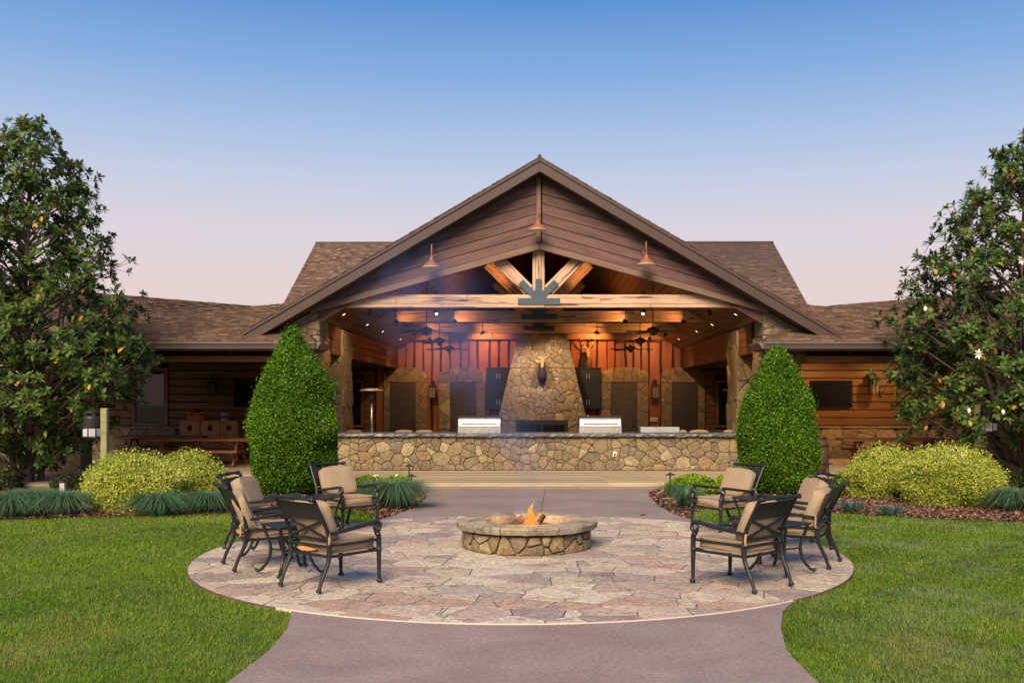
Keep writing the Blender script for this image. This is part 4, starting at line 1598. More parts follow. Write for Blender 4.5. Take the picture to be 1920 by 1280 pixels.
def heater(px, d, ptop, label):
    x = (px - CX) * d / FP
    ztop = HC - (ptop - CY) * d / FP
    t = thing('patio_heater', label, 'patio heater', (x, d, .15), group='patio heaters')
    b = MB()
    b.lathe((x, d, 0), [(.25, .152), (.25, .75), (.2, .82), (.06, .86)], 18)
    b.build('tank_base', M['steel'], t, smooth=False)
    b = MB()
    b.lathe((x, d, 0), [(.032, .86), (.032, ztop - .35)], 10)
    b.build('pole', M['steel'], t, smooth=True)
    b = MB()
    b.lathe((x, d, 0), [(.06, ztop - .42), (.10, ztop - .30), (.11, ztop - .10), (.09, ztop - .08)], 16)
    b.build('burner', M['black'], t, smooth=True)
    b = MB()
    b.lathe((x, d, 0), [(.001, ztop), (.16, ztop - .01), (.34, ztop - .055), (.36, ztop - .07), (.33, ztop - .075), (.01, ztop - .04)], 22)
    b.build('reflector', mat('warm_steel', [(.60, .50, .34), (.70, .60, .42)], 3, .35, 0, metallic=.6), t, smooth=True)


heater(697, 28.0, 727.5, 'tall steel patio heater with a disc top left of the leftmost door')
heater(1374, 33, 727.5, 'patio heater half hidden behind the right stone pier')

# switch plates on the back wall
for px0, px1, py0, py1, lab in ((1220, 1226, 782.5, 789.5, 'white power outlet left of its twin on the red post'), (1227, 1233, 782.5, 789.5, 'white power outlet right of its twin on the red post'), (1240.5, 1244, 748, 754.5, 'white light switch on stone left of the rightmost door')):
    a, c = at(px0, py1, 39.78), at(px1, py0, 39.78)
    t = MB().box(a.x, c.x, 39.78, 39.93, a.z, c.z).build('wall_plate', M['plastic'], None, bevel=.004)
    tag(t, lab, 'wall plate')
    m_ = (a + c) / 2
    MB(False).box(m_.x - .02, m_.x + .02, 39.77, 39.779, m_.z - .04, m_.z + .03).build('socket', M['screen'], t)

# lanterns
def lantern(px, ptop, pbot, d, label, name='wall_lantern', glassm=None, back=.1):
    a, c = at(px, ptop, d), at(px, pbot, d)
    h = a.z - c.z
    x, z0 = a.x, c.z
    w = h * .17
    t = thing(name, label, 'lantern', (x, d, z0))
    b = MB()
    b.box(x - w * .9, x + w * .9, d - w * .9, d + w * .9, z0, z0 + h * .06)
    for sx in (-1, 1):
        for sy in (-1, 1):
            b.box(x + sx * w - .014, x + sx * w + .014, d + sy * w - .014, d + sy * w + .014, z0 + h * .06, z0 + h * .62)
    b.box(x - .012, x + .012, d - w - .014, d - w + .004, z0 + h * .06, z0 + h * .62)
    b.box(x - w - .014, x + w + .014, d - w - .016, d + w + .016, z0 + h * .62, z0 + h * .66)
    b.build('cage', M['bronze'], t)
    b = MB()
    b.box(x - w + .016, x + w - .016, d - w + .016, d + w - .016, z0 + h * .07, z0 + h * .615)
    b.build('glass', glassm or M['lampglass'], t)
    b = MB()
    b.lathe((x, d, z0), [(w * 1.55, h * .662), (w * 1.2, h * .72), (w * .5, h * .80), (w * .45, h * .88), (w * .6, h * .90), (w * .25, h * .97), (.01, h)], 4 if glassm is None else 12)
    b.build('cap', M['bronze'], t)
    b = MB()
    b.tube([(x, d, z0 + h * .95), (x, d + back * .5, z0 + h * 1.02), (x, d + back, z0 + h * .9)], .014, 6)
    b.box(x - w * .8, x + w * .8, d + back, d + back + .03, z0 + h * .1, z0 + h * .98)
    b.build('bracket', M['bronze'], t)
    return t


lantern(811, 713, 747, 39.62, 'black lantern on the red post between the two left doors', back=.22)
lantern(1228.5, 711, 747, 39.62, 'black lantern on the red post between the two right doors', back=.22)
lantern(397, 706, 741, 30.6, 'dark wall lantern with pale glass in the left porch', back=.25)
lantern(1640, 699, 740, 30.5, 'brass coloured lantern beside the television in the right porch', back=.3)

# televisions
for (x0, x1, z0, z1, lab) in ((8.50, 9.81, 1.76, 2.60, 'black flat television on the lit log wall of the right porch'), (-9.62, -8.32, 1.77, 2.62, 'black flat television on the dark left porch wall behind the shrub')):
    t = thing('television', lab, 'television', ((x0 + x1) / 2, 30.85, z0))
    MB().box(x0, x1, 30.80, 30.86, z0, z1).build('frame', M['black'], t, bevel=.01)
    MB().box(x0 + .015, x1 - .015, 30.79, 30.798, z0 + .03, z1 - .015).build('screen', M['screen'], t)
    MB().box((x0 + x1) / 2 - .2, (x0 + x1) / 2 + .2, 30.861, 30.915, z0 + .2, z1 - .2).build('wall_mount', M['black'], t)

# ceiling fans
def fan(x, d, z, rot, label):
    t = thing('ceiling_fan', label, 'ceiling fan', (x, d, z), group='ceiling fans in the pavilion')
    zc = 7.40 - P_ * abs(x) - .02
    b = MB()
    b.lathe((x, d, 0), [(.016, z + .1), (.016, zc)], 8)
    b.build('downrod', M['black'], t)
    b = MB()
    b.lathe((x, d, 0), [(.02, z + .16), (.06, z + .12), (.17, z + .09), (.19, z + .02), (.14, z - .02), (.07, z - .05), (.06, z - .10), (.02, z - .12)], 20)
    b.build('motor', M['bronze'], t, smooth=True)
    b = MB()
    b.tube([(x + .03, d - .03, z - .1), (x + .03, d - .03, z - .24)], .005, 5)
    b.build('pull_chain', M['bronze'], t)
    for k in range(5):
        q = rot + 2 * math.pi * k / 5
        ca, sa = math.cos(q), math.sin(q)
        b = MB()
        sec = [(.20, .035), (.28, .06), (.42, .085), (.70, .095), (.80, .08), (.83, .04)]
        top = [(r_, w_) for r_, w_ in sec]
        up = [(x + r_ * ca - w_ * sa, d + r_ * sa + w_ * ca, z - .01 + .03 - .03 * r_) for r_, w_ in top]
        dn = [(x + r_ * ca + w_ * sa, d + r_ * sa - w_ * ca, z - .035 + .03 - .03 * r_) for r_, w_ in top]
        b.prism(up + dn[::-1], (0, 0, .012))
        b.build('blade', M['bronze'], t)


for i, (y_, z, n_) in enumerate(((28.6, 3.98, 'nearest'), (32.3, 3.90, 'middle'), (35.7, 3.83, 'rearmost'))):
    for s, side in ((-1, 'left'), (1, 'right')):
        fan(s * 3.3, y_, z, .35 + i * .7 + (s > 0) * .5, f'{n_} of the three dark ceiling fans {side} of the chimney')

# ---- lamps of the pavilion (spotlights on the chimney and the doors are added)
def lamp(kind, loc, aim, power, parent, size=.03, color=(1, .40, .115), spot=95):
    l = bpy.data.lights.new('lamp_light', kind)
    l.energy = power
    l.color = color
    l.shadow_soft_size = size
    if kind == 'SPOT':
        l.spot_size = R(spot)
        l.spot_blend = .7
    o = bpy.data.objects.new('lamp_light', l)
    COL.objects.link(o)
    o.parent = parent
    o.location = Vector(loc) - wloc(parent)
    if aim is not None:
        o.rotation_euler = (Vector(aim) - Vector(loc)).to_track_quat('-Z', 'Y').to_euler()
    return o


for i, d in enumerate((26.45, 30.05, 33.0, 37.2)):
    for s, side in ((-1, 'left'), (1, 'right')):
        x = s * 5.28
        z = 7.40 - P_ * abs(x) - .005
        place = ('first from the front', 'second from the front', 'third from the front', 'last before the back wall')[i]
        t = thing('recessed_light', f'small lit recessed light in the {side} ceiling slope, {place}', 'ceiling light', (x, d, z), group='recessed lights in the vault')
        ax = Vector((s * nrm.x, 0, nrm.z))
        fr = ax.to_track_quat('Z', 'Y').to_matrix().to_4x4()
        fr.translation = (x, d, z)
        for (nm, prof, mm) in (('rim', [(.055, -.012), (.085, -.012), (.085, .004), (.05, .004)], M['bronze']), ('lens', [(.05, -.006), (.05, -.002)], M['lens'])):
            b = MB()
            b.lathe((0, 0, 0), prof, 14, cap=(nm == 'lens'))
            b.v = [tuple(fr @ Vector(v)) for v in b.v]
            b.build(nm, mm, t)
        lamp('SPOT', Vector((x, d, z)) - ax * .03, (x, d, 0), 95 if i == 0 else 45, t, .05, spot=84)


def tracklight(x, d, z, aim, label, power, color=(1, .40, .115)):
    """a small spotlight on an arm below the ceiling, pointing at the next beam"""
    t = thing('spotlight', label, 'spotlight', (x, d, z), group='track spotlights among the beams')
    zc = min(7.40 - P_ * abs(x) - .02, z + .55)
    a = (Vector(aim) - Vector((x, d, z))).normalized()
    p = Vector((x, d, z))
    b = MB()
    b.tube([(x, d, zc), (x, d, z + .02)], .012, 6)
    b.box(x - .07, x + .07, d - .05, d + .05, zc - .012, zc + .012)
    b.build('arm', M['black'], t)
    b = MB()
    b.tube([p - a * .09, p - a * .06, p + a * .02, p + a * .07], [.02, .05, .055, .062], 12)
    b.build('lamp_head', M['black'], t)
    b = MB()
    b.tube([p + a * .071, p + a * .078], [.034, .034], 12)
    b.build('bulb', M['bulb'], t)
    lamp('SPOT', p + a * .09, aim, power, t, .03, color, 100)
    return t


for s, side in ((-1, 'left'), (1, 'right')):
    tracklight(s * 4.72, 27.3, 4.42, (s * 5.95, 28.9, 1.9), f'bright bare spotlight near the {side} end of the first beam', 110, (1, .66, .36))
    tracklight(s * 2.90, 27.4, 4.44, (s * 2.3, 26.2, 3.0), f'bright bare spotlight under the first beam, {side} of the middle', 25)
    tracklight(s * 2.6, 29.75, 4.36, (s * 2.3, 30.3, 4.5), f'spotlight washing the second beam, {side} of the middle', 18)
    tracklight(s * 4.35, 29.6, 4.34, (s * 3.9, 30.3, 4.45), f'black spotlight on an arm before the {side} end of the second beam', 18)
    tracklight(s * 4.05, 34.4, 4.34, (s * 3.6, 35.2, 4.5), f'black spotlight on an arm before the {side} part of the third beam', 26)
    tracklight(s * 2.0, 34.3, 4.34, (s * 1.7, 35.2, 4.5), f'spotlight before the third beam, {side} of the chimney', 30)
    tracklight(s * 2.3, 38.4, 4.62, (s * 2.0, 39.9, 4.1), f'rear spotlight washing the board wall {side} of the chimney', 190)
    tracklight(s * 4.3, 38.3, 4.40, (s * 4.3, 39.9, 3.6), f'rear spotlight washing the board wall over the {side} doors', 95)
    tracklight(s * .9, 29.0, 5.9, (s * 2.6, 31.5, 6.2), f'high spotlight under the ridge just {side} of the king post', 60)
tracklight(.75, 35.6, 4.52, (.6, 37.5, 2.3), 'added spotlight right of the middle brightening the chimney', 250, (1, .72, .44))  # added fill lamp, brightens the chimney stone
tracklight(-.75, 35.6, 4.52, (-.5, 37.5, 1.6), 'added spotlight left of the middle brightening the chimney below the elk', 310, (1, .72, .44))  # second added fill lamp for the chimney
for s, side in ((-1, 'left'), (1, 'right')):
    tracklight(s * 4.6, 36.0, 4.42, (s * 4.7, 39.8, 1.7), f'added spotlight brightening the stone round the two {side} doors', 190, (1, .64, .34))  # added fill lamps for the door surrounds

# barn lights on the gable
def barn_light(px, py, d, label):
    c = at(px, py, d)
    t = thing('barn_light', label, 'barn light', tuple(c), group='red barn lights on the gable')
    x, y_, z = c
    b = MB()
    b.lathe((x, y_, z), [(.232, -.075), (.225, -.055), (.17, .0), (.09, .06), (.055, .10), (.05, .17), (.02, .18)], 22, cap=False)
    b.build('shade', M['copperred'], t, smooth=True)
    b = MB()
    b.lathe((x, y_, z), [(.234, -.085), (.238, -.078), (.225, -.073), (.17, -.02), (.05, .02)], 22, cap=False)
    b.build('inner_shade', M['white'], t, smooth=True)
    b = MB()
    b.ball((x, y_, z - .04), .045, 10, 6)
    b.build('bulb', mat('warm_bulb', [(.8, .7, .5), (.85, .75, .55)], 3, .3, 0), t, smooth=True)
    b = MB()
    b.tube([(x, y_, z + .17), (x, y_ + .01, z + .40), (x, y_ + .06, z + .50), (x, y_ + .16, z + .53), (x, y_ + .26, z + .47), (x, y_ + .32, z + .36), (x, YB - .03, z + .30)], .017, 8)
    b.lathe((x, YB - .035, z + .30), [(.06, 0), (.06, .03)], 12, 'y')
    b.build('gooseneck', M['copperred'], t)


barn_light(809, 495, 24.98, 'red gooseneck barn light on the left slope of the gable')
barn_light(1008.5, 425, 24.98, 'red gooseneck barn light in the middle below the gable peak')
barn_light(1212, 490, 24.98, 'red gooseneck barn light on the right slope of the gable')

# porch lamps of the right wing
for i, x in enumerate((8.7, 10.9)):
    t = thing('porch_light', ('lit recessed light in the right porch ceiling before the television', 'lit recessed light in the right porch ceiling beyond the lantern')[i], 'ceiling light', (x, 29.2, 3.155), group='porch ceiling lights')
    b = MB()
    b.lathe((x, 29.2, 3.14), [(.075, 0), (.095, 0), (.095, .016), (.07, .016)], 14, cap=False)
    b.build('rim', M['bronze'], t)
    b = MB()
    b.lathe((x, 29.2, 3.146), [(.066, 0), (.066, .004)], 14)
    b.build('lens', M['bulb'], t)
    lamp('SPOT', (x, 29.2, 3.13), (x, 30.4, 1.2), 165, t, .06, (1, .52, .17), 145)

# ================================================================== things in the porches
def picnic(cx, d, L, label, z0=.15, rot=0):
    t = thing('picnic_table', label, 'picnic table', (cx, d, z0), rot, group='picnic tables in the porches')
    hl = L / 2
    for k in range(5):
        y_ = -.36 + .18 * k
        timber('top_plank', (-hl, y_, .73), (hl, y_, .73), .165, .07, M['redwood'], t, world=False)
    for s in (-1, 1):
        be = MB(False).box(-hl * .78, hl * .78, s * .78 - .14, s * .78 + .14, .40, .465).build('bench', M['redwood'], t, bevel=.006)
        for e in (-1, 1):
            x = e * hl * .66
            timber('leg', (x, s * .16, .69), (x, s * .62, .0), .14, .06, M['redwood'], t, up=(1, 0, 0), world=False)
    for e in (-1, 1):
        x = e * hl * .66 + .05
        timber('cross_bar', (x, -.88, .385), (x, .88, .385), .045, .09, M['redwood'], t, world=False)
        timber('cross_bar', (x, -.40, .68), (x, .40, .68), .045, .09, M['redwood'], t, world=False)
        timber('brace', (x - e * .05, 0, .40), (x - e * .75, 0, .68), .045, .09, M['redwood'], t, up=(0, 1, 0), world=False)
    return t


picnic(-9.40, 27.4, 3.1, 'long redwood picnic table in the left porch before the boards with holes')
picnic(-11.3, 29.4, 2.6, 'darker picnic table standing farther back at the left of the left porch')
picnic(9.9, 27.5, 3.0, 'redwood picnic table in the right porch behind the golden shrub')
for i, (pa, pb) in enumerate(((337, 374), (376, 411.5), (412.5, 446))):
    d = 29.6
    x0, x1 = (pa - CX) * d / FP, (pb - CX) * d / FP
    place = ('under the orange case', 'in the middle of the row of three', 'under the small tin')[i]
    t = thing('bean_bag_board', f'upright plywood game board with a round hole, {place}', 'game board', ((x0 + x1) / 2, d, .15), group='bean bag boards')
    z0, z1, xm, zc, rr = .155, 1.36, (x0 + x1) / 2, 1.14, .085
    b = MB()
    n = 24
    ring = [(xm + rr * math.cos(2 * math.pi * k / n), zc + rr * math.sin(2 * math.pi * k / n)) for k in range(n)]
    sq = []
    for k in range(n):
        q = 2 * math.pi * k / n
        c_, s_ = math.cos(q), math.sin(q)
        f = min((.5 * (x1 - x0)) / max(1e-6, abs(c_)), .2 / max(1e-6, abs(s_)))
        sq.append((xm + c_ * f, zc + s_ * f))
    for (A, y_) in ((ring, d), (sq, d), (ring, d + .02)):
        b.v += [(x, y_, z) for x, z in A]
    b.f += [(k, (k + 1) % n, n + (k + 1) % n, n + k) for k in range(n)] + [(k, (k + 1) % n, 2 * n + (k + 1) % n, 2 * n + k) for k in range(n)]
    b.box(x0, x1, d, d + .02, z0, zc - .2).box(x0, x1, d, d + .02, zc + .2, z1)
    for sx in (x0, x1):
        for sz in (-1, 1):
            b.add([(sx, d, zc + sz * .2), (sx, d, zc), (xm + (.5 * (x1 - x0)) * (1 if sx > xm else -1), d, zc)], [(0, 1, 2)])
    b.build('face_board', M['plywood'], t)
    b = MB()
    b.box(x0, x0 + .03, d + .021, d + .33, z0, z1).box(x1 - .03, x1, d + .021, d + .33, z0, z1).box(x0 + .03, x1 - .03, d + .021, d + .33, z1 - .03, z1).box(x0 + .03, x1 - .03, d + .3, d + .33, z0, z1 - .03)
    b.build('side_frame', M['redwood'], t)
a, c = at(353, 789, 29.75), at(385, 775, 29.75)
t = thing('orange_case', 'orange plastic case on top of the plywood game boards', 'case', ((a.x + c.x) / 2, 29.8, 1.361))
MB().box(a.x, c.x, 29.65, 29.9, 1.362, 1.57).build('case_body', M['orangebox'], t, bevel=.012)
MB().box(a.x - .01, c.x + .01, 29.64, 29.91, 1.572, 1.61).build('lid', M['orangebox'], t, bevel=.01)
b = MB()
for x in (a.x + .14, c.x - .08):
    b.box(x - .03, x + .03, 29.632, 29.648, 1.50, 1.58)
b.build('latch', M['black'], t)
b = MB()
b.lathe(((a.x + c.x) / 2 - .04, 29.78, 1.612), [(.12, 0), (.15, .05), (.12, .10), (.05, .115)], 14)
tag(b.build('red_bowl', M['redplastic'], smooth=True), 'dark red round tub on top of the orange case', 'tub')
c = at(421, 781, 29.75)
t = thing('small_tin', 'small grey tin with a blue label on the rightmost game board', 'tin', (c.x, 29.75, 1.361))
b = MB()
b.lathe((c.x, 29.75, 1.362), [(.10, 0), (.105, .20), (.11, .21), (.11, .235), (.02, .24)], 16)
b.build('can', M['tin'], t)
b = MB()
b.lathe((c.x, 29.75, 1.362), [(.1065, .06), (.1075, .16)], 16)
b.build('paper_label', M['label'], t)
# folding chair at the dark wall
t = thing('folding_chair', 'dark folding chair by the left porch wall right of the game boards', 'chair', (-8.62, 29.6, .15))
b = MB()
for s in (-.2, .2):
    b.tube([(-8.62 - .22, 29.6 + s, .152), (-8.62 + .18, 29.6 + s, 1.05)], .014, 6)
    b.tube([(-8.62 + .22, 29.6 + s, .152), (-8.62 - .2, 29.6 + s, .62)], .014, 6)
b.build('frame', M['black'], t)
MB().box(-8.85, -8.43, 29.4, 29.8, .585, .61).build('seat', M['black'], t)
MB().box(-8.48, -8.45, 29.4, 29.8, .8, 1.05).build('backrest', M['black'], t)
# barrel
c = at(1526, 878, 25.2)
t = thing('oak_barrel', 'dark wooden barrel standing behind the right clipped shrub', 'barrel', (c.x, 25.0, .15))
b = MB()
b.lathe((c.x, 25.0, .15), [(.24, .002), (.30, .22), (.325, .46), (.30, .70), (.24, .92), (.22, .92), (.22, .89), (.01, .89)], 20)
b.build('staves', M['barrel'], t, smooth=False)
for z, r_ in ((.06, .262), (.24, .308), (.68, .308), (.86, .262)):
    b = MB()
    b.lathe((c.x, 25.0, .15), [(r_, z - .02), (r_ + .006, z - .02), (r_ + .006, z + .02), (r_, z + .02)], 20)
    b.build('hoop', M['black'], t)


# ---- post lamps by the trees
def post_lamp(px, d, side, label, top=765):
    x = (px - CX) * d / FP
    zt = HC - (top - CY) * d / FP
    p = thing('wooden_post', f'greenish wooden post carrying the {label}', 'post', (x, d, 0))
    timber('post', (x, d, -.03), (x, d, zt), .13, .13, M['greenpost'], p, up=(1, 0, 0), bevel=.012)
    cx = x + side * .24
    t = thing('bug_lamp', f'{label} hanging on the wooden post', 'lamp', (cx, d - .03, zt - .63))
    q = lambda prof, n_=20: MB().lathe((cx, d - .03, 0), prof, n_)
    q([(.10, zt - .40), (.165, zt - .36), (.17, zt - .20), (.145, zt - .16), (.05, zt - .155)]).build('housing', M['black'], t, smooth=False)
    q([(.14, zt - .105), (.155, zt - .10), (.155, zt - .06), (.10, zt - .045), (.02, zt - .04)]).build('cap', M['black'], t)
    b = MB()
    for k in range(4):
        qq = math.pi / 4 + k * math.pi / 2
        b.box(cx + .13 * math.cos(qq) - .012, cx + .13 * math.cos(qq) + .012, d - .03 + .13 * math.sin(qq) - .012, d - .03 + .13 * math.sin(qq) + .012, zt - .165, zt - .10)
    b.build('strut', M['black'], t)
    q([(.17, zt - .56), (.185, zt - .555), (.185, zt - .415), (.11, zt - .40)], 8).build('frosted_panel', M['frost'], t)
    b = MB()
    for k in range(8):
        qq = k * math.pi / 4
        b.tube([(cx + .188 * math.cos(qq), d - .03 + .188 * math.sin(qq), zt - .57), (cx + .18 * math.cos(qq), d - .03 + .18 * math.sin(qq), zt - .40)], .012, 5)
    b.lathe((cx, d - .03, 0), [(.19, zt - .585), (.195, zt - .58), (.19, zt - .56), (.12, zt - .585)], 8)
    b.build('panel_frame', M['black'], t)
    b = MB()
    b.tube([(x, d - .04, zt - .08), (x + side * .12, d - .04, zt - .06), (cx, d - .03, zt - .045)], .014, 6)
    b.build('bracket', M['black'], t)


post_lamp(196.5, 19.6, -1, 'black lamp with frosted panels left of the golden shrub')
post_lamp(1831, 20.9, 1, 'black lamp with dim panels among the right tree leaves', 757)


# ---- path lights
def path_light(px, pyb, pyt, label):
    d = HC * FP / (pyb - CY)
    x = (px - CX) * d / FP
    zt = HC - (pyt - CY) * d / FP
    t = thing('path_light', label, 'path light', (x, d, 0), group='bronze path lights')
    b = MB()
    b.lathe((x, d, 0), [(.016, -.03), (.014, zt - .07), (.026, zt - .06)], 8)
    b.build('stem', M['bronze'], t)
    b = MB()
    b.lathe((x, d, 0), [(.105, zt - .058), (.108, zt - .05), (.06, zt - .03), (.022, zt - .012), (.02, zt), (.005, zt + .004)], 16)
    b.build('hat', M['bronze'], t)


path_light(767, 919, 869, 'path light at the left bed, the one nearer the deck')
path_light(771.5, 926, 888, 'path light at the left bed, the lower one near the blue grass')
path_light(1256.5, 934, 885, 'path light in the mulch at the right side of the path')
path_light(1553, 919, 865, 'path light before the right porch next to the lime mound')
c = at(118, 925, 20.6)
t = thing('bollard_light', 'short grey post light in the mulch under the left tree', 'bollard light', (c.x, 20.6, 0))
b = MB()
b.box(c.x - .05, c.x + .05, 20.55, 20.65, -.02, .26)
b.build('post', M['frost'], t)
b = MB()
b.box(c.x - .07, c.x + .07, 20.53, 20.67, .261, .29)
b.build('cap', M['black'], t)

# ================================================================== patio armchairs and side tables
def arc_pts(c, r_, a0, a1, n, plane=(1, 2)):
    out = []
    for k in range(n + 1):
        q = a0 + (a1 - a0) * k / n
        p = [c[0], c[1], c[2]]
        p[plane[0]] += r_ * math.cos(q)
        p[plane[1]] += r_ * math.sin(q)
        out.append(tuple(p))
    return out


def make_chair(label):
    t = thing('armchair', label, 'armchair', (0, 0, 0), 0, 'black iron armchairs round the fire pit')
    W = .315
    mb = lambda: MB(False)
    for s in (-1, 1):
        x = s * W
        b = mb()
        b.tube([(x, .335, .0), (x, .335, .02), (x, .333, .035), (x, .331, .06), (x, .328, .30), (x, .328, .335), (x, .328, .35), (x, .328, .37), (x, .328, .475)],
               [.030, .032, .020, .019, .027, .029, .034, .028, .028], 8)
        b.build('leg', M['iron'], t)
        b = mb()
        b.tube([(x, -.475, .0), (x, -.470, .018), (x, -.462, .04), (x, -.430, .13), (x, -.385, .22), (x, -.350, .30), (x, -.338, .36)], [.028, .030, .019, .020, .022, .025, .027], 8)
        b.build('leg', M['iron'], t)
        b = mb()
        b.tube([(x, -.338, .35), (x, -.338, .40), (x, -.340, .48), (x, -.348, .56), (x, -.375, .64), (x, -.425, .74), (x, -.470, .82), (x, -.500, .88), (x, -.525, .925), (x, -.555, .94)],
               [.030, .027, .022, .022, .021, .020, .019, .019, .020, .020], 8)
        b.ball((x, -.338, .455), .034, 8, 6)
        b.build('back_post', M['iron'], t)
        b = mb()
        arm = [(x, -.350, .575), (x, -.22, .585), (x * 1.02, .0, .612), (x * 1.03, .20, .640), (x * 1.03, .285, .648)]
        arm += [(x * 1.03, .285 + .052 * math.sin(q), .596 + .052 * math.cos(q)) for q in (.4, .9, 1.4, 1.9, 2.4, 2.9, 3.4)]
        arm += [(x * 1.03, .283 + .030 * math.sin(q), .592 + .030 * math.cos(q)) for q in (3.9, 4.5, 5.1, 5.7, 6.4)]
        b.tube(arm, [.016, .019, .022, .022, .022] + [.021] * 7 + [.018, .016, .014, .013, .012], 8, 1.0)
        b.build('armrest', M['iron'], t)
        b = mb()
        b.tube([(x, .328, .474), (x * 1.01, .318, .50), (x * 1.02, .302, .525), (x * 1.02, .298, .545), (x * 1.03, .296, .56)], [.030, .028, .034, .016, .022], 8)
        b.build('arm_support', M['iron'], t)
        for (z, r_) in ((.345, .016), (.455, .015)):
            b = mb()
            b.tube([(x, -.33, z), (x, .32, z)], [r_, r_], 6, 1.0)
            b.build('side_rail', M['iron'], t)
    for (y_, z) in ((-.338, .345), (.328, .345)):
        b = mb()
        b.tube([(-W, y_, z), (0, y_, z), (W, y_, z)], .017, 6)
        b.build('seat_rail', M['iron'], t)
    b = mb()
    b.tube([(-W - .03, -.558, .942), (-W - .02, -.558, .942), (-W + .03, -.558, .942), (-W + .05, -.56, .943), (-.12, -.562, .946), (-.05, -.562, .947), (-.03, -.562, .947), (0, -.562, .947), (.03, -.562, .947), (.05, -.562, .947),
            (.12, -.562, .946), (W - .05, -.56, .943), (W - .03, -.558, .942), (W + .02, -.558, .942), (W + .03, -.558, .942)],
           [.012, .028, .027, .017, .019, .022, .028, .024, .028, .022, .019, .017, .027, .028, .012], 10)
    b.build('top_rail', M['iron'], t, smooth=True)
    b = mb()
    L, H = W - .016, [(-.418, .725), (-.452, .785), (-.486, .85), (-.512, .90)]
    for y_, z in H:
        b.v += [(-L, y_ - .006, z), (L, y_ - .006, z)]
    for y_, z in H:
        b.v += [(-L, y_ + .006, z), (L, y_ + .006, z)]
    b.f += [(2 * i, 2 * i + 1, 2 * i + 3, 2 * i + 2) for i in range(3)] + [(8 + 2 * i, 10 + 2 * i, 11 + 2 * i, 9 + 2 * i) for i in range(3)]
    b.f += [(0, 8, 9, 1), (6, 7, 15, 14)] + [(2 * i, 2 * i + 2, 8 + 2 * i + 2, 8 + 2 * i) for i in range(3)] + [(2 * i + 1, 9 + 2 * i, 11 + 2 * i, 2 * i + 3) for i in range(3)]
    b.build('back_panel', M['iron'], t)
    for e in (-1, 1):
        b = mb()
        b.tube([(-e * L, -.418, .725), (-e * L * .5, -.398, .67), (0, -.376, .625), (e * L * .5, -.356, .575), (e * L, -.345, .525)], .014, 6)
        b.build('cross_brace', M['iron'], t)
    for z, y_ in ((.515, -.343), (.445, -.339)):
        b = mb()
        b.tube([(-W, y_, z), (0, y_ - .004, z), (W, y_, z)], [.013, .016, .013], 6)
        b.build('back_rail', M['iron'], t)
    b = mb()
    cushion_mesh(b, (0, .005, .425), .60, .665, .145, None, .14, 9, 3)
    sc = b.build('seat_cushion', M['cushion'], t, smooth=True)
    for z in (.368, .482):
        b = mb()
        pts = []
        for k in range(33):
            q = 2 * math.pi * k / 32
            c_, s_ = math.cos(q), math.sin(q)
            pts.append((.283 * math.copysign(abs(c_) ** .22, c_), .005 + .315 * math.copysign(abs(s_) ** .22, s_), z))
        b.tube(pts, .007, 5)
        b.build('piping', M['piping'], sc)
    tilt = Matrix.Rotation(R(22), 3, 'X')
    b = mb()
    cushion_mesh(b, (0, -.305, .685), .585, .165, .47, tilt, .17, 9, 5)
    bc = b.build('back_cushion', M['cushion'], t, smooth=True)
    for yy in (-.062, .062):
        b = mb()
        pts = []
        for k in range(33):
            q = 2 * math.pi * k / 32
            c_, s_ = math.cos(q), math.sin(q)
            v = tilt @ Vector((.262 * math.copysign(abs(c_) ** .24, c_), yy * 1.02, .208 * math.copysign(abs(s_) ** .24, s_)))
            pts.append((v.x, -.305 + v.y, .685 + v.z))
        b.tube(pts, .007, 5)
        b.build('piping', M['piping'], bc)
    for s in (-1, 1):
        b = mb()
        b.tube([(s * .30, -.33, .62), (s * .335, -.36, .60), (s * .345, -.355, .52), (s * .34, -.36, .47)], [.012, .012, .014, .010], 5, .4)
        b.build('tie', M['cushion'], bc)
    return t


CH = [(-2.17, 10.43, 51, 'armchair seen from behind at the front left of the patio, torn seat cover'),
      (-3.20, 11.62, 29, 'armchair at the left patio edge, cushion slumped sideways, beside the lattice table'),
      (-3.64, 13.15, -6, 'armchair farthest out on the left, facing across the patio, partly hidden'),
      (-2.92, 14.92, -44, 'armchair at the back left of the patio near the blue green grass'),
      (2.09, 10.43, 131, 'armchair seen from behind at the front right of the patio'),
      (3.06, 11.79, 152, 'armchair seen from its side at the right patio edge beside the lawn'),
      (3.30, 13.06, 187, 'armchair facing left at the far right, its wide back cushion in view'),
      (2.75, 14.75, 212, 'armchair at the back right of the patio near the lime mound')]
proto = make_chair(CH[0][3])
for i, (x, y_, th, lab) in enumerate(CH):
    o = proto if i == 0 else copy_tree(proto)
    o['label'] = lab
    o.location = (x, y_, .043)
    o.rotation_euler = (0, 0, R(th - 90))
# no two sit alike: cushions shifted and turned a little, one slumped against its arm
for i, o in enumerate([c for c in COL.objects if c.get('category') == 'armchair']):
    rr = random.Random(40 + i)
    for c in o.children:
        if c.name.startswith('back_cushion'):
            c.rotation_euler = (R(rr.uniform(-2, 3)), R(rr.uniform(-3, 3) if i != 1 else 9), R(rr.uniform(-4, 4) if i != 1 else -9))
            c.location = (rr.uniform(-.015, .015), rr.uniform(0, .03), rr.uniform(-.01, .012) - (.03 if i == 1 else 0))
        elif c.name.startswith('seat_cushion'):
            c.rotation_euler = (0, 0, R(rr.uniform(-2, 2)))
            c.location = (rr.uniform(-.008, .008), rr.uniform(-.02, .02), 0)
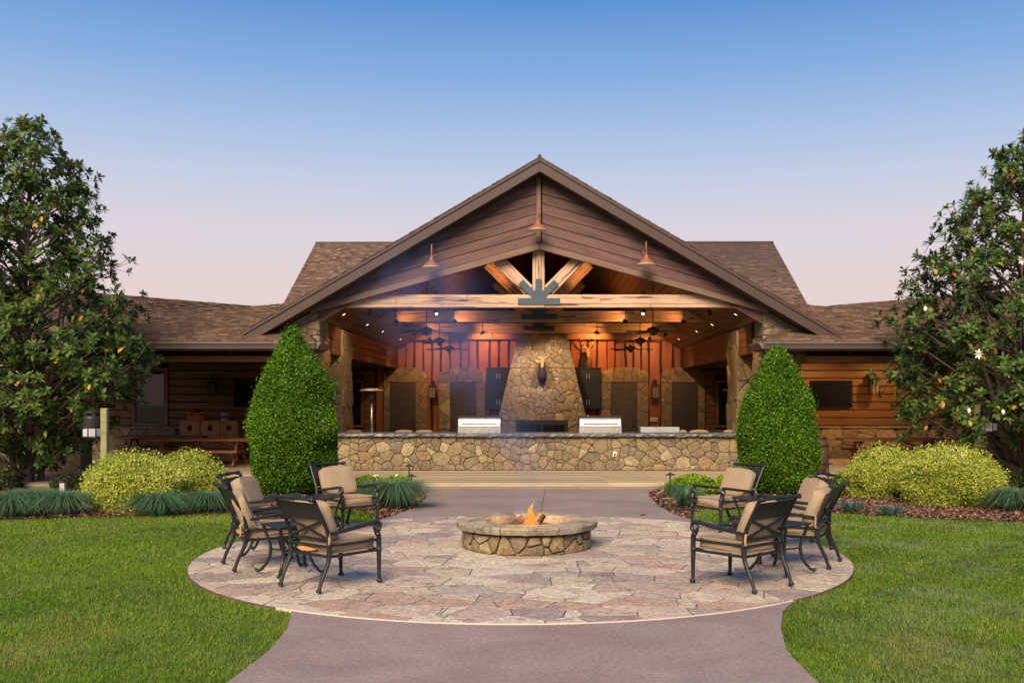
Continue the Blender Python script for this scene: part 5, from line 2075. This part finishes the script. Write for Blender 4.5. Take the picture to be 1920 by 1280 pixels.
# the torn cover: foam shows at the back of two seat cushions
for o in [c for c in COL.objects if c.get('category') == 'armchair'][:2]:
    b = MB(False)
    b.v = [(-.22, -.343, .40), (-.12, -.352, .375), (.02, -.350, .385), (.10, -.343, .40), (.0, -.345, .415), (-.12, -.346, .42), (-.22, -.31, .40), (-.12, -.31, .37), (.02, -.31, .38), (.10, -.31, .40), (0, -.31, .415), (-.12, -.31, .42)]
    b.f = [(0, 1, 2, 3, 4, 5)] + [(i, (i + 1) % 6, 6 + (i + 1) % 6, 6 + i) for i in range(6)]
    b.build('torn_foam', M['foam'], o)


def make_table(label):
    t = thing('side_table', label, 'side table', (0, 0, 0), 0, 'black iron side tables')
    mb = lambda: MB(False)
    h = .245
    b = mb()
    b.box(-h, h, -h, -h + .045, .535, .56).box(-h, h, h - .045, h, .535, .56).box(-h, -h + .045, -h + .045, h - .045, .535, .56).box(h - .045, h, -h + .045, h - .045, .535, .56)
    b.build('top_frame', M['iron'], t, bevel=.008)
    b = mb()
    m_ = h - .045
    for k in range(9):
        p = -m_ + 2 * m_ * (k + .5) / 9
        b.box(p - .013, p + .013, -m_, m_, .541, .5565)
    for k in range(6):
        p = -m_ + 2 * m_ * (k + .5) / 6
        b.box(-m_, m_, p - .010, p + .010, .545, .5545)
    b.build('lattice', M['iron'], t)
    for sx in (-1, 1):
        for sy in (-1, 1):
            b = mb()
            pr = [(.215, .537), (.210, .50), (.185, .42), (.160, .33), (.155, .26), (.165, .18), (.195, .10), (.235, .04), (.262, .022), (.278, .035), (.272, .052)]
            b.tube([(sx * r_, sy * r_, z) for r_, z in pr], [.018, .020, .018, .017, .020, .018, .017, .017, .020, .018, .012], 8)
            b.build('leg', M['iron'], t)
    b = mb()
    b.tube([(-.155, -.155, .27), (0, 0, .25), (.155, .155, .27)], .010, 6).tube([(-.155, .155, .27), (0, 0, .25), (.155, -.155, .27)], .010, 6)
    b.build('stretcher', M['iron'], t)
    return t


TB = [(-2.80, 11.0, 40, 'iron side table at the front left between two armchairs, lattice top in view'),
      (-3.42, 12.40, 3, 'iron side table on the left glimpsed behind the front armchair'),
      (-3.15, 14.10, -20, 'iron side table at the back left between two armchairs'),
      (2.72, 11.09, 42, 'iron side table at the front right between two armchairs'),
      (3.06, 13.92, 20, 'iron side table at the back right between two armchairs')]
proto = make_table(TB[0][3])
for i, (x, y_, th, lab) in enumerate(TB):
    o = proto if i == 0 else copy_tree(proto)
    o['label'] = lab
    o.location = (x, y_, .043)
    o.rotation_euler = (0, 0, R(th))

# ================================================================== plants
def shrub(name, label, cat, cx, cy, prof, m, mcore, n, size, seed, parent=None, lump=.06, group=None, depth=.10, up=.35, sq=(1, 1), wisp=0.0, spread=.2):
    """leafy mound: prof = (z, radius) pairs; leaves stand in a shell round a twiggy core"""
    g_ = np.random.default_rng(seed)
    t = thing(name, label, cat, (cx, cy, 0), group=group)
    zs = np.array([p[0] for p in prof])
    rs = np.array([p[1] for p in prof])
    z = np.linspace(zs[0], zs[-1], 400)
    rr = np.interp(z, zs, rs)
    w = np.cumsum(rr + .02)
    w /= w[-1]
    zz = np.interp(g_.random(n), w, z)
    q = g_.random(n) * 2 * np.pi
    # lumps over the surface
    K = 46
    lz, lq, la = g_.uniform(zs[0], zs[-1], K), g_.uniform(0, 2 * np.pi, K), g_.uniform(-1, 1, K)
    H = zs[-1] - zs[0]
    bumpv = np.zeros(n)
    for k in range(K):
        dq = np.abs((q - lq[k] + np.pi) % (2 * np.pi) - np.pi)
        bumpv += la[k] * np.exp(-(dq / .38) ** 2 - ((zz - lz[k]) / (H * .07 + .05)) ** 2)
    r0 = np.interp(zz, zs, rs)
    dr = np.gradient(np.interp(z, zs, rs), z)
    sl_ = np.interp(zz, z, dr)
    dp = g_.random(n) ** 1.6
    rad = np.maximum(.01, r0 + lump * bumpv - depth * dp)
    N = np.stack([np.cos(q), np.sin(q), -np.clip(sl_, -3, 3)], 1)
    N = unit(N)
    P = np.stack([cx + rad * np.cos(q) * sq[0], cy + rad * np.sin(q) * sq[1], np.maximum(.02, zz)], 1)
    A = N * .55 + np.array([[0, 0, up]]) + g_.normal(0, .55, (n, 3))
    Nn = N + g_.normal(0, .5, (n, 3))
    L = size * g_.uniform(.7, 1.3, n)
    if wisp:
        k = g_.random(n) < wisp
        P[k] += N[k] * g_.uniform(.02, .10, (k.sum(), 1)) + np.array([[0, 0, .03]])
    tone = np.clip(.55 - .45 * dp + .16 * bumpv + g_.normal(0, spread, n), 0, 1)  # leaves deep in the shell darker, bulges lighter: shade put into the colour
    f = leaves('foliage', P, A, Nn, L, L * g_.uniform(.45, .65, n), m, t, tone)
    f['kind'] = 'stuff'
    b = MB()
    pr = [(max(.01, (r_ - depth * .8)) * .93, z_) for z_, r_ in prof]
    b.lathe((cx, cy, 0), pr, 20)
    b.v = [(cx + (x - cx) * sq[0], cy + (y_ - cy) * sq[1], z_) for x, y_, z_ in b.v]
    b.build('inner_twigs', mcore, t, smooth=True)
    return t


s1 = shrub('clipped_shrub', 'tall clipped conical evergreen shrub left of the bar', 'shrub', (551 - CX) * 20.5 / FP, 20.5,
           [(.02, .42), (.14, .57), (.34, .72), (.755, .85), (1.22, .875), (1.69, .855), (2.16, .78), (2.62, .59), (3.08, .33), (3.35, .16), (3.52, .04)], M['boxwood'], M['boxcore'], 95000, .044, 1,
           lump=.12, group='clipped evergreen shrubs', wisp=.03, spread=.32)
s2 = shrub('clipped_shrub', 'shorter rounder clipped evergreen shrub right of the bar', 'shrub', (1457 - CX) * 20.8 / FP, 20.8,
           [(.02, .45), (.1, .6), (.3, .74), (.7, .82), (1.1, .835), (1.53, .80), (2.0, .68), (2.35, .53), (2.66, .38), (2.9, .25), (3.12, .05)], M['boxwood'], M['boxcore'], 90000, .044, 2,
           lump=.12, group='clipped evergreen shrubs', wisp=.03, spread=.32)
for s, o in ((1, s1), (1, s2)):
    b = MB()
    x, y_, _ = o.location
    b.tube([(x, y_, -.03), (x + .02, y_, .6), (x, y_, 1.6)], [.07, .06, .03], 8)
    b.build('trunk', M['bark'], o)

dome = lambda h, r_: [(.02, r_ * .78), (h * .25, r_ * .97), (h * .5, r_), (h * .75, r_ * .84), (h * .92, r_ * .5), (h, r_ * .08)]


def dshrub(px, py, wpx, hpx, name, label, cat, m, mc, n, size, seed, group=None, lump=.07, sq=.8, wisp=.0, depth=.10):
    lump = .15 if m is M['golden'] else lump
    d = HC * FP / (py - CY) + .0
    r_ = wpx * d / FP / 2
    h = hpx * d / FP
    yc = min(d + r_ * sq * .6, 21.70 - r_ * sq)
    return shrub(name, label, cat, (px - CX) * yc / FP, yc, dome(h, r_), m, mc, n, size, seed, lump=lump, group=group, sq=(1, sq), wisp=wisp, depth=depth)


G = 'golden variegated shrubs'
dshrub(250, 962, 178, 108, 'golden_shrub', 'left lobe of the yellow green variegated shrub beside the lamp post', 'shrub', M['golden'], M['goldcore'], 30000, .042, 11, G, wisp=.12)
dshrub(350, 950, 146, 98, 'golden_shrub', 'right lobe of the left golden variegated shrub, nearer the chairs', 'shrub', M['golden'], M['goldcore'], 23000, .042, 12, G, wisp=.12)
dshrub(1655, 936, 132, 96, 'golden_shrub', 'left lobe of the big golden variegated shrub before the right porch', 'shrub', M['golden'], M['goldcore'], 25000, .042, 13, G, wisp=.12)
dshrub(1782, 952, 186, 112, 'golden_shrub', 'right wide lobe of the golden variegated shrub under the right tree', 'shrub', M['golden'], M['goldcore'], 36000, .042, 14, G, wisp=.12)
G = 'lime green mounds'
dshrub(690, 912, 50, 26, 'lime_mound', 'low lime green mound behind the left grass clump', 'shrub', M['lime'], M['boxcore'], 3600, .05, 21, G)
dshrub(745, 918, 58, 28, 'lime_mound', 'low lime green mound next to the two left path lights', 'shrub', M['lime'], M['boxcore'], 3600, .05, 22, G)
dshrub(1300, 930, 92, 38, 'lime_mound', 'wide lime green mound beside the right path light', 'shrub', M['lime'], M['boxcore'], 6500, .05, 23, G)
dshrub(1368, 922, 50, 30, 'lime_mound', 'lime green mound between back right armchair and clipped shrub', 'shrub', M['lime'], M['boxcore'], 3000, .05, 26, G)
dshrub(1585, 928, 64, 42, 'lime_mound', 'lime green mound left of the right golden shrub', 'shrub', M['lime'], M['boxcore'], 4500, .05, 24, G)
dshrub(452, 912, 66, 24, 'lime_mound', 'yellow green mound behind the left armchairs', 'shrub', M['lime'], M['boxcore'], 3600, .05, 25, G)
dshrub(126, 912, 56, 30, 'juniper', 'dark low juniper under the left tree', 'shrub', M['juniper'], M['boxcore'], 5000, .05, 31)
dshrub(6, 914, 60, 36, 'juniper', 'low olive green bush at the left picture edge', 'shrub', M['juniper'], M['boxcore'], 4500, .05, 32)
dshrub(1888, 915, 60, 34, 'juniper', 'dark low bush at the foot of the right tree', 'shrub', M['juniper'], M['boxcore'], 4000, .05, 33)


def clump(px, py, wpx, hpx, label, m, n, seed, group='blue green grass clumps', name='ornamental_grass', droop=(.35, 1.0)):
    g_ = np.random.default_rng(seed)
    d = HC * FP / (py - CY)
    r_ = wpx * d / FP / 2
    h = hpx * d / FP * .98
    x, y_ = (px - CX) * d / FP, d + r_ * .45
    t = thing(name, label, 'grass clump', (x, y_, 0), group=group)
    q = g_.random(n) * 2 * np.pi
    n = int(n * .5)
    q = q[:n]
    rr = np.sqrt(g_.random(n)) * r_ * .42
    P = np.stack([x + rr * np.cos(q), y_ + rr * np.sin(q) * .8, np.zeros(n)], 1)
    a = q + g_.normal(0, .5, n)
    D = np.stack([np.cos(a), np.sin(a), np.zeros(n)], 1)
    be = np.clip(g_.uniform(*droop, n) * (.25 + rr / (r_ * .36)), 0, 1.1)
    H = h * g_.uniform(.6, 1.3, n)
    H = np.maximum(.12, H * (1 + .2 * be))
    P[:, 2] = -.01
    V, F = blades(P, D, H * (1 + .25 * be), g_.uniform(.009, .015, n), be, .78)
    # spread outwards to the full width
    o = np_mesh('foliage', V, F, m, t, np.repeat(np.clip(g_.normal(.5, .25, n), 0, 1), 5))
    o['kind'] = 'stuff'
    return t


clump(55, 968, 100, 54, 'blue green grass clump under the left tree at the lawn edge', M['bluegrass'], 4200, 41)
clump(112, 968, 64, 50, 'blue green grass clump left of the golden shrub', M['bluegrass'], 2800, 42)
clump(10, 972, 60, 50, 'blue green grass clump at the left picture edge', M['bluegrass'], 2600, 43)
clump(292, 968, 100, 48, 'round blue green grass clump before the left golden shrub', M['bluegrass'], 4000, 44)
clump(388, 962, 84, 44, 'looser blue green grass clump next to the leftmost armchair', M['bluegrass'], 3000, 45)
clump(742, 955, 84, 58, 'big blue green grass clump right of the back left armchair', M['bluegrass'], 4600, 46)
clump(694, 945, 56, 46, 'blue green grass clump behind the back left armchair', M['bluegrass'], 2600, 47)
clump(1908, 960, 60, 48, 'blue green grass clump at the right picture edge', M['bluegrass'], 2600, 48)
clump(1264, 934, 36, 30, 'small blue grass tuft at the foot of the right path light', M['bluegrass'], 700, 49)
clump(1288, 954, 36, 42, 'blue green grass tuft left of the back right armchair', M['bluegrass'], 900, 50)
clump(1600, 962, 46, 26, 'pale blue tuft in the mulch right of the armchairs', M['paleblue'], 500, 51, 'pale tufts in the mulch')
clump(1676, 968, 60, 22, 'pale blue tuft in the mulch before the right golden shrub', M['paleblue'], 600, 52, 'pale tufts in the mulch')
clump(1325, 942, 30, 18, 'pale tuft behind the back right armchair', M['paleblue'], 300, 53, 'pale tufts in the mulch')

# white flowers on the lime mounds
for i, (px, py, d) in enumerate(((705, 893, 21.0), (733, 905, 19.6), (764, 907, 20.6), (744, 891, 21.4), (1279, 902, 20.6))):
    c = at(px, py, d)
    b = MB()
    for k in range(7):
        b.ball((c.x + rng.uniform(-.05, .05), c.y + rng.uniform(-.03, .03), c.z + rng.uniform(-.02, .03)), .022, 6, 4)
    b.tube([(c.x, c.y + .03, c.z), (c.x + .01, c.y + .1, max(.02, c.z - .2))], .006, 4)
    tag(b.build('white_flower', M['petal'], smooth=True), ('white blossom on the left side of the lime mound behind the chair', 'white blossom in front of the left blue green clump top',
        'white blossom low beside the two left path lights', 'white blossom at the top between the two left lime mounds', 'single white blossom on the right lime mound')[i], 'flower')


def magnolia(label, cx, cy, env, seed, nclump, stems, flowers, side):
    g_ = np.random.default_rng(seed)
    r = random.Random(seed)
    t = thing('magnolia_tree', label, 'tree', (cx, cy, 0))
    zs = [e[0] for e in env]
    rs = [e[1] for e in env]
    ztop = zs[-1]
    tips, tdir = [], []
    b = MB()
    tr = MB()
    for k, (dx, dy, lean) in enumerate(stems):
        pts = [(cx + dx + lean * q * 1.2 + .05 * math.sin(q * 9 + k), cy + dy + .04 * math.cos(q * 7), -.04 + q * ztop * (.97 if k == 0 else .6)) for q in [i / 9 for i in range(10)]]
        tr.tube(pts, [.11 * (1 - .85 * i / 9) * (1 if k == 0 else .7) for i in range(10)], 8)
    # limbs, each carrying a cluster of twigs
    w = np.cumsum(np.array([np.interp(z, zs, rs) + .12 for z in np.linspace(zs[0], ztop, 300)]))
    w /= w[-1]
    for k in range(nclump):
        z = float(np.interp((k + r.random()) / nclump, w, np.linspace(zs[0], ztop, 300)))
        R0 = float(np.interp(z, zs, rs))
        q = k * 2.399963 + r.uniform(-.4, .4)
        f = r.choice((.50, .72, .84, .92, 1.0)) * r.uniform(.9, 1.06)
        c = Vector((cx + R0 * f * math.cos(q), cy + R0 * f * math.sin(q), z))
        zb = max(.25, z - .35 - R0 * f * r.uniform(.25, .5))
        p0 = Vector((cx + .05 * math.cos(q), cy + .05 * math.sin(q), zb))
        mid = p0.lerp(c, .55) + Vector((0, 0, -.06))
        b.tube([p0, mid, c], [.030, .020, .009], 5)
        cr = r.uniform(.32, .58) * (.55 + .45 * min(1, R0))
        for j in range(r.randint(9, 15)):
            v = Vector((g_.normal(), g_.normal(), g_.normal())).normalized() * cr * r.random() ** .5
            out = Vector((math.cos(q), math.sin(q), 0))
            tip = c + v + out * .06
            dr = (v.normalized() * .5 + out * .75 + Vector((0, 0, .75)) + Vector((r.uniform(-.4, .4), r.uniform(-.4, .4), r.uniform(-.2, .3)))).normalized()
            tips.append(tip)
            tdir.append(dr)
            b.tube([c.lerp(tip, .15), tip - dr * .05, tip + dr * .02], [.007, .005, .004], 4)
    tr.build('trunk', M['bark'], t, smooth=True)
    b.build('branch', M['bark'], t)
    P, A, N, L, W, T = [], [], [], [], [], []
    view = Vector((0, 0, HC))
    for p, d in zip(tips, tdir):
        s1 = d.cross(Vector((.3, .2, 1))).normalized()
        s2 = d.cross(s1)
        m_ = r.randint(9, 14)
        base = r.uniform(.25, .75)
        a0 = r.uniform(0, 6.28)
        for k in range(m_):
            q = a0 + k * 2.39996
            o = s1 * math.cos(q) + s2 * math.sin(q)
            el = r.uniform(.1, 1.1)
            a = (o * math.cos(el) + d * math.sin(el) + Vector((0, 0, -.18))).normalized()
            P.append(p - d * .06 * r.random() + a * .015)
            A.append(a)
            N.append((d * 1.0 + Vector((0, 0, .6)) - o * .3).normalized())
            l = r.uniform(.105, .18)
            L.append(l)
            W.append(l * r.uniform(.36, .46))
            T.append(min(1, max(0, base + r.gauss(0, .18))) * (.66 if r.random() > .09 else 1.0 / .75))
    P, A, N, L, W, T = (np.array([tuple(v) if hasattr(v, 'x') else v for v in arr], dtype=float) for arr in (P, A, N, L, W, T))
    T = np.clip(T, 0, 1)
    # leaves that show largest: those nearest the camera, each an object
    dist = np.linalg.norm(P - np.array([[0, 0, HC]]), axis=1)
    near = np.argsort(dist)[:230]
    keep = np.ones(len(P), bool)
    keep[near] = False
    f = leaves('foliage', P[keep], A[keep], N[keep], L[keep], W[keep], M['magnolia'], t, T[keep], four=True, droop=.18)
    f['kind'] = 'stuff'
    # one leaf mesh for each of a few tones, along +x with its face up
    protos = []
    for tn in (.1, .3, .45, .6):
        o = leaves('leaf', np.zeros((1, 3)), np.array([[1., 0, 0]]), np.array([[0, 0, 1.]]), np.array([1.]), np.array([.42]), M['magnolia'], None, np.array([tn]), True, .18)
        COL.objects.unlink(o)
        protos.append(o.data)
        bpy.data.objects.remove(o)
    yp = []
    for tn in (0., .5, 1.):
        o = leaves('leaf', np.zeros((1, 3)), np.array([[1., 0, 0]]), np.array([[0, 0, 1.]]), np.array([1.]), np.array([.48]), M['yellowleaf'], None, np.array([tn]), True, .18)
        COL.objects.unlink(o)
        yp.append(o.data)
        bpy.data.objects.remove(o)

    def put(me, p, a, n_, l):
        a = Vector(a).normalized()
        s_ = Vector(a).cross(Vector(n_)).normalized()
        u = s_.cross(a)
        mt = Matrix((a * l, -s_ * l, u * l)).transposed().to_4x4()
        mt.translation = Vector(p) - Vector((cx, cy, 0))
        o = bpy.data.objects.new('leaf', me)
        COL.objects.link(o)
        o.parent = t
        o.matrix_local = mt
        return o
    for i in near:
        put(protos[min(3, int(T[i] * 6))], P[i], A[i], N[i], L[i])
    # yellowed leaves and pale buds on the camera side
    front = [i for i in range(len(tips)) if (tips[i].y < cy - .2) and abs(tips[i].x - cx) < 3.4]
    for i in r.sample(front, min(len(front), 64)):
        d = Vector((r.uniform(-.6, .6), -.6, r.uniform(-.9, .1))).normalized()
        put(r.choice(yp), tips[i] + Vector((0, -.12, -.02)), d, Vector((0, -.6, .6)), r.uniform(.13, .19))
    for i in r.sample(front, min(len(front), 46)):
        c = tips[i] + tdir[i] * .03
        bb = MB()
        bb.tube([c, c + tdir[i] * .04, c + tdir[i] * .09], [.012, .017, .003], 6)
        bb.build('bud', M['bud'], t)
    for (px, py, open_) in flowers:
        c = at(px, py, cy - float(np.interp(HC - (py - CY) * cy / FP, zs, rs)) * .75)
        bb = MB()
        if open_:
            for k in range(8):
                q = k * .785
                v = Vector((math.cos(q), -.5, math.sin(q))).normalized()
                bb.tube([c, c + v * .06, c + v * .125], [.012, .035, .006], 6, .35)
        else:
            bb.ball((c.x, c.y, c.z), .042, 9, 7, (.85, .85, 1.35))
        bb.build('blossom', M['petal'], t, smooth=True)
    return t


magnolia('dark magnolia tree filling the left edge of the picture', (52 - CX) * 22.2 / FP, 22.2,
         [(.7, .8), (1.1, 1.55), (1.7, 2.1), (2.4, 2.5), (3.2, 2.75), (3.8, 2.35), (4.5, 2.0), (5.4, 1.62), (6.5, 1.35), (7.3, .95), (7.9, .45), (8.45, .08)], 77, 245,
         [(0, 0, 0), (.15, .1, .5), (-.12, .05, -.5), (.06, -.15, .9), (-.1, -.12, -.9)], [(70, 560, 0)], -1)
magnolia('magnolia tree with yellow leaves and white blossoms at the right edge', (1918 - CX) * 22.3 / FP, 22.3,
         [(.95, 1.3), (1.3, 2.4), (1.7, 2.95), (2.6, 3.05), (3.6, 2.95), (4.3, 2.55), (4.9, 2.35), (5.5, 1.95), (6.2, 1.55), (7.0, 1.0), (7.6, .5), (8.05, .08)], 91, 250,
         [(0, 0, 0), (-.18, -.1, -.7), (.12, .05, .6), (-.12, -.14, -1.3), (-.05, -.12, -.2)], [(1834, 664, 1), (1735, 579, 0), (1881, 772, 0), (1915, 488, 1), (1817, 770, 0)], 1)

# ================================================================== mulch chips and lawn
def chips(name, poly, n, seed):
    g_ = np.random.default_rng(seed)
    xs, ys = np.array([p[0] for p in poly]), np.array([p[1] for p in poly])
    x = g_.uniform(max(xs.min(), -13), min(xs.max(), 13), n * 2)
    y_ = g_.uniform(ys.min(), ys.max(), n * 2)
    k = in_poly(x, y_, poly)
    x, y_ = x[k], y_[k]
    m = len(x)
    P = np.stack([x, y_, g_.uniform(.0, .028, m)], 1)
    A = np.stack([g_.normal(0, 1, m), g_.normal(0, 1, m), g_.normal(0, .25, m)], 1)
    N = np.stack([g_.normal(0, .5, m), g_.normal(0, .5, m), np.ones(m)], 1)
    L = g_.uniform(.035, .10, m)
    o = leaves(name, P, A, N, L, L * g_.uniform(.25, .6, m), M['chip'], None, g_.random(m) ** 1.3, droop=0)
    return tag(o, 'loose reddish brown bark chips covering the planting bed', 'mulch', kind='stuff')


chips('mulch_chips', POLYL, 52000, 1)
chips('mulch_chips', POLYR, 52000, 2)


def lawn_blades():
    g_ = np.random.default_rng(8)
    allV, allF, allT, base = [], [], [], 0
    for (y0, y1, dens, wd, hh) in ((3.6, 5.2, 2600, .0060, .060), (5.2, 8.6, 5200, .0050, .060), (8.6, 11.5, 3800, .0062, .058), (11.5, 14.5, 2600, .0080, .056), (14.5, 18.4, 1800, .0105, .056)):
        X0, X1 = -.60 * y1 - 1.6, .54 * y1 + 1.8
        n = int((X1 - X0) * (y1 - y0) * dens)
        x, y_ = g_.uniform(X0, X1, n), g_.uniform(y0, y1, n)
        k = ((x - PC.x) ** 2 + (y_ - PC.y) ** 2 > (PR + .004) ** 2)
        k &= ~((y_ < 9.7) & (x > interp(XL, y_) - .005) & (x < interp(XR, y_) + .005))
        k &= ~((y_ > 15.3) & (x > interp(BL, y_) - .02) & (x < interp(BR, y_) + .02))
        k &= (np.abs(x) > -.58 * 0 - 1)
        k &= ~in_poly(x, y_, POLYL) & ~in_poly(x, y_, POLYR)
        x, y_ = x[k], y_[k]
        m = len(x)
        # patches: greener, yellower, drier
        f = lambda a, b_, c, d: np.sin(x * a + b_) * np.sin(y_ * c + d)
        patch = .5 * f(.9, .3, 1.1, 1.0) + .35 * f(2.3, 1.7, 2.0, .4) + .3 * f(5.1, .2, 4.4, 2.2) + .2 * f(9.3, 1, 11.0, .5)
        dry = np.exp(-((x + 5.2) / 1.6) ** 2 - ((y_ - 16.3) / .45) ** 2) + .5 * np.exp(-((x + 7.2) / 1.5) ** 2 - ((y_ - 16.0) / .5) ** 2) + .35 * np.exp(-((x - 4.3) / .8) ** 2 - ((y_ - 9.0) / .4) ** 2)
        n2 = f(3.7, .9, 3.1, 1.9) + .7 * f(7.9, 2.0, 6.7, .3) + .5 * f(15.0, .5, 13.0, 1.2)
        tone = np.clip(.38 + .20 * patch + .05 * n2 + g_.normal(0, .15, m) + .38 * dry * g_.random(m), 0, 1)
        straw = g_.random(m) < .03
        tone[straw] = 1.0
        H0 = np.clip(1 + .18 * patch + .07 * n2, .6, 1.5)
        P = np.stack([x, y_, np.full(m, -.016)], 1)
        a = g_.uniform(0, 2 * np.pi, m) * .8 + 1.4 * n2
        D = np.stack([np.cos(a), np.sin(a), np.zeros(m)], 1)
        H = hh * g_.uniform(.5, 1.15, m) * H0
        V, F = blades(P, D, H, wd * g_.uniform(.7, 1.3, m), np.clip(g_.normal(.85, .35, m), .05, 1.5))
        allV.append(V)
        allF.append(F + base)
        allT.append(np.repeat(tone, 5))
        base += len(V)
    o = np_mesh('grass', np.concatenate(allV), np.concatenate(allF), M['grass'], None, np.concatenate(allT))
    tag(o, 'short mown green lawn grass on both sides of the patio', 'grass', kind='stuff')


lawn_blades()

# a dry leaf on the path
c = at(1204, 968, HC * FP / 218)
b = MB()
b.prism([(c.x - .06, c.y, .028), (c.x - .01, c.y - .05, .034), (c.x + .07, c.y - .01, .030), (c.x + .02, c.y + .04, .042)], (0, 0, .003))
tag(b.build('fallen_leaf', M['brownleaf']), 'single dark dry leaf lying on the path right of the fire pit', 'leaf')

# ================================================================== smoke drifting from the fire pit
sm = bpy.data.materials.new('wood_smoke')
sm.use_nodes = True
nt = sm.node_tree
nt.nodes.clear()
out = nt.nodes.new('ShaderNodeOutputMaterial')
pv = nt.nodes.new('ShaderNodeVolumePrincipled')
pv.inputs['Color'].default_value = (.26, .46, 1.0, 1)
pv.inputs['Anisotropy'].default_value = .2
tc = nt.nodes.new('ShaderNodeTexCoord')
mp = nt.nodes.new('ShaderNodeMapping')
mp.inputs['Scale'].default_value = (1, 1, .6)
nt.links.new(tc.outputs['Object'], mp.inputs[0])
nf = noise(nt, mp.outputs[0], .9, 5, .6, 1.4)
rf = ramp(nt, [(0, 0, 0, .42), (1, 1, 1, .66)])
nt.links.new(nf, rf.inputs[0])
# thin out from the plume's axis to nothing at its skin: the axis height, drift and radius follow the distance from the pit
sp = nt.nodes.new('ShaderNodeSeparateXYZ')
nt.links.new(tc.outputs['Object'], sp.inputs[0])
AX = [(.0, -.05, .35, .22), (.6, -.02, 1.1, .5), (2.0, -.3, 1.9, 1.0), (5.0, -1.2, 3.0, 1.5), (8.2, -2.2, 4.1, 2.0), (11.2, -2.9, 5.4, 2.4)]


def curve(k, lo, hi):
    fc = nt.nodes.new('ShaderNodeFloatCurve')
    cv = fc.mapping.curves[0]
    for i, a in enumerate(AX):
        u, v = a[0] / 11.2, (a[k] - lo) / (hi - lo)
        if i == 0:
            cv.points[0].location = (u, v)
        elif i == len(AX) - 1:
            cv.points[-1].location = (u, v)
        else:
            cv.points.new(u, v)
    fc.mapping.update()
    nt.links.new(mth('MULTIPLY', mth('SUBTRACT', sp.outputs['Y'], FY), 1 / 11.2), fc.inputs['Value'])
    return mth('ADD', mth('MULTIPLY', fc.outputs[0], hi - lo), lo)


def mth(op, a, b_=0.0):
    n_ = nt.nodes.new('ShaderNodeMath')
    n_.operation = op
    for i, v in enumerate((a, b_)):
        if hasattr(v, 'links'):
            nt.links.new(v, n_.inputs[i])
        else:
            n_.inputs[i].default_value = v
    return n_.outputs[0]


rad = curve(3, 0, 3)
ux = mth('DIVIDE', mth('SUBTRACT', sp.outputs['X'], mth('ADD', curve(1, -3, 0), FX)), rad)
uz = mth('DIVIDE', mth('SUBTRACT', sp.outputs['Z'], curve(2, 0, 6)), mth('MULTIPLY', rad, .62))
r2 = mth('ADD', mth('MULTIPLY', ux, ux), mth('MULTIPLY', uz, uz))
fall = mth('MAXIMUM', mth('SUBTRACT', 1.0, r2), 0.0)
far = mth('MINIMUM', mth('MULTIPLY', mth('SUBTRACT', FY + 11.0, sp.outputs['Y']), .6), 1.0)
dens = mth('MULTIPLY', mth('MULTIPLY', mth('MULTIPLY', fall, fall), mth('MAXIMUM', far, 0.0)), mth('DIVIDE', .55, mth('ADD', rad, .25)))
ml = nt.nodes.new('ShaderNodeMath')
ml.operation = 'MULTIPLY'
nt.links.new(dens, ml.inputs[1])
nt.links.new(rf.outputs[0], ml.inputs[0])
nt.links.new(ml.outputs[0], pv.inputs['Density'])
nt.links.new(pv.outputs[0], out.inputs['Volume'])
b = MB()
for k in range(len(AX)):
    for j in range(20):
        q = 2 * math.pi * j / 20
        b.v.append((FX + AX[k][1] + AX[k][3] * 1.02 * math.cos(q), FY + AX[k][0], AX[k][2] + AX[k][3] * .635 * math.sin(q)))
b.f = [(i * 20 + k, (i + 1) * 20 + k, (i + 1) * 20 + (k + 1) % 20, i * 20 + (k + 1) % 20) for i in range(len(AX) - 1) for k in range(20)]
b.f += [tuple(range(20)), tuple(range(119, 99, -1))]
o = b.build('smoke', sm, None, smooth=True)
tag(o, 'thin bluish wood smoke rising from the fire pit towards the gable', 'smoke', kind='stuff')
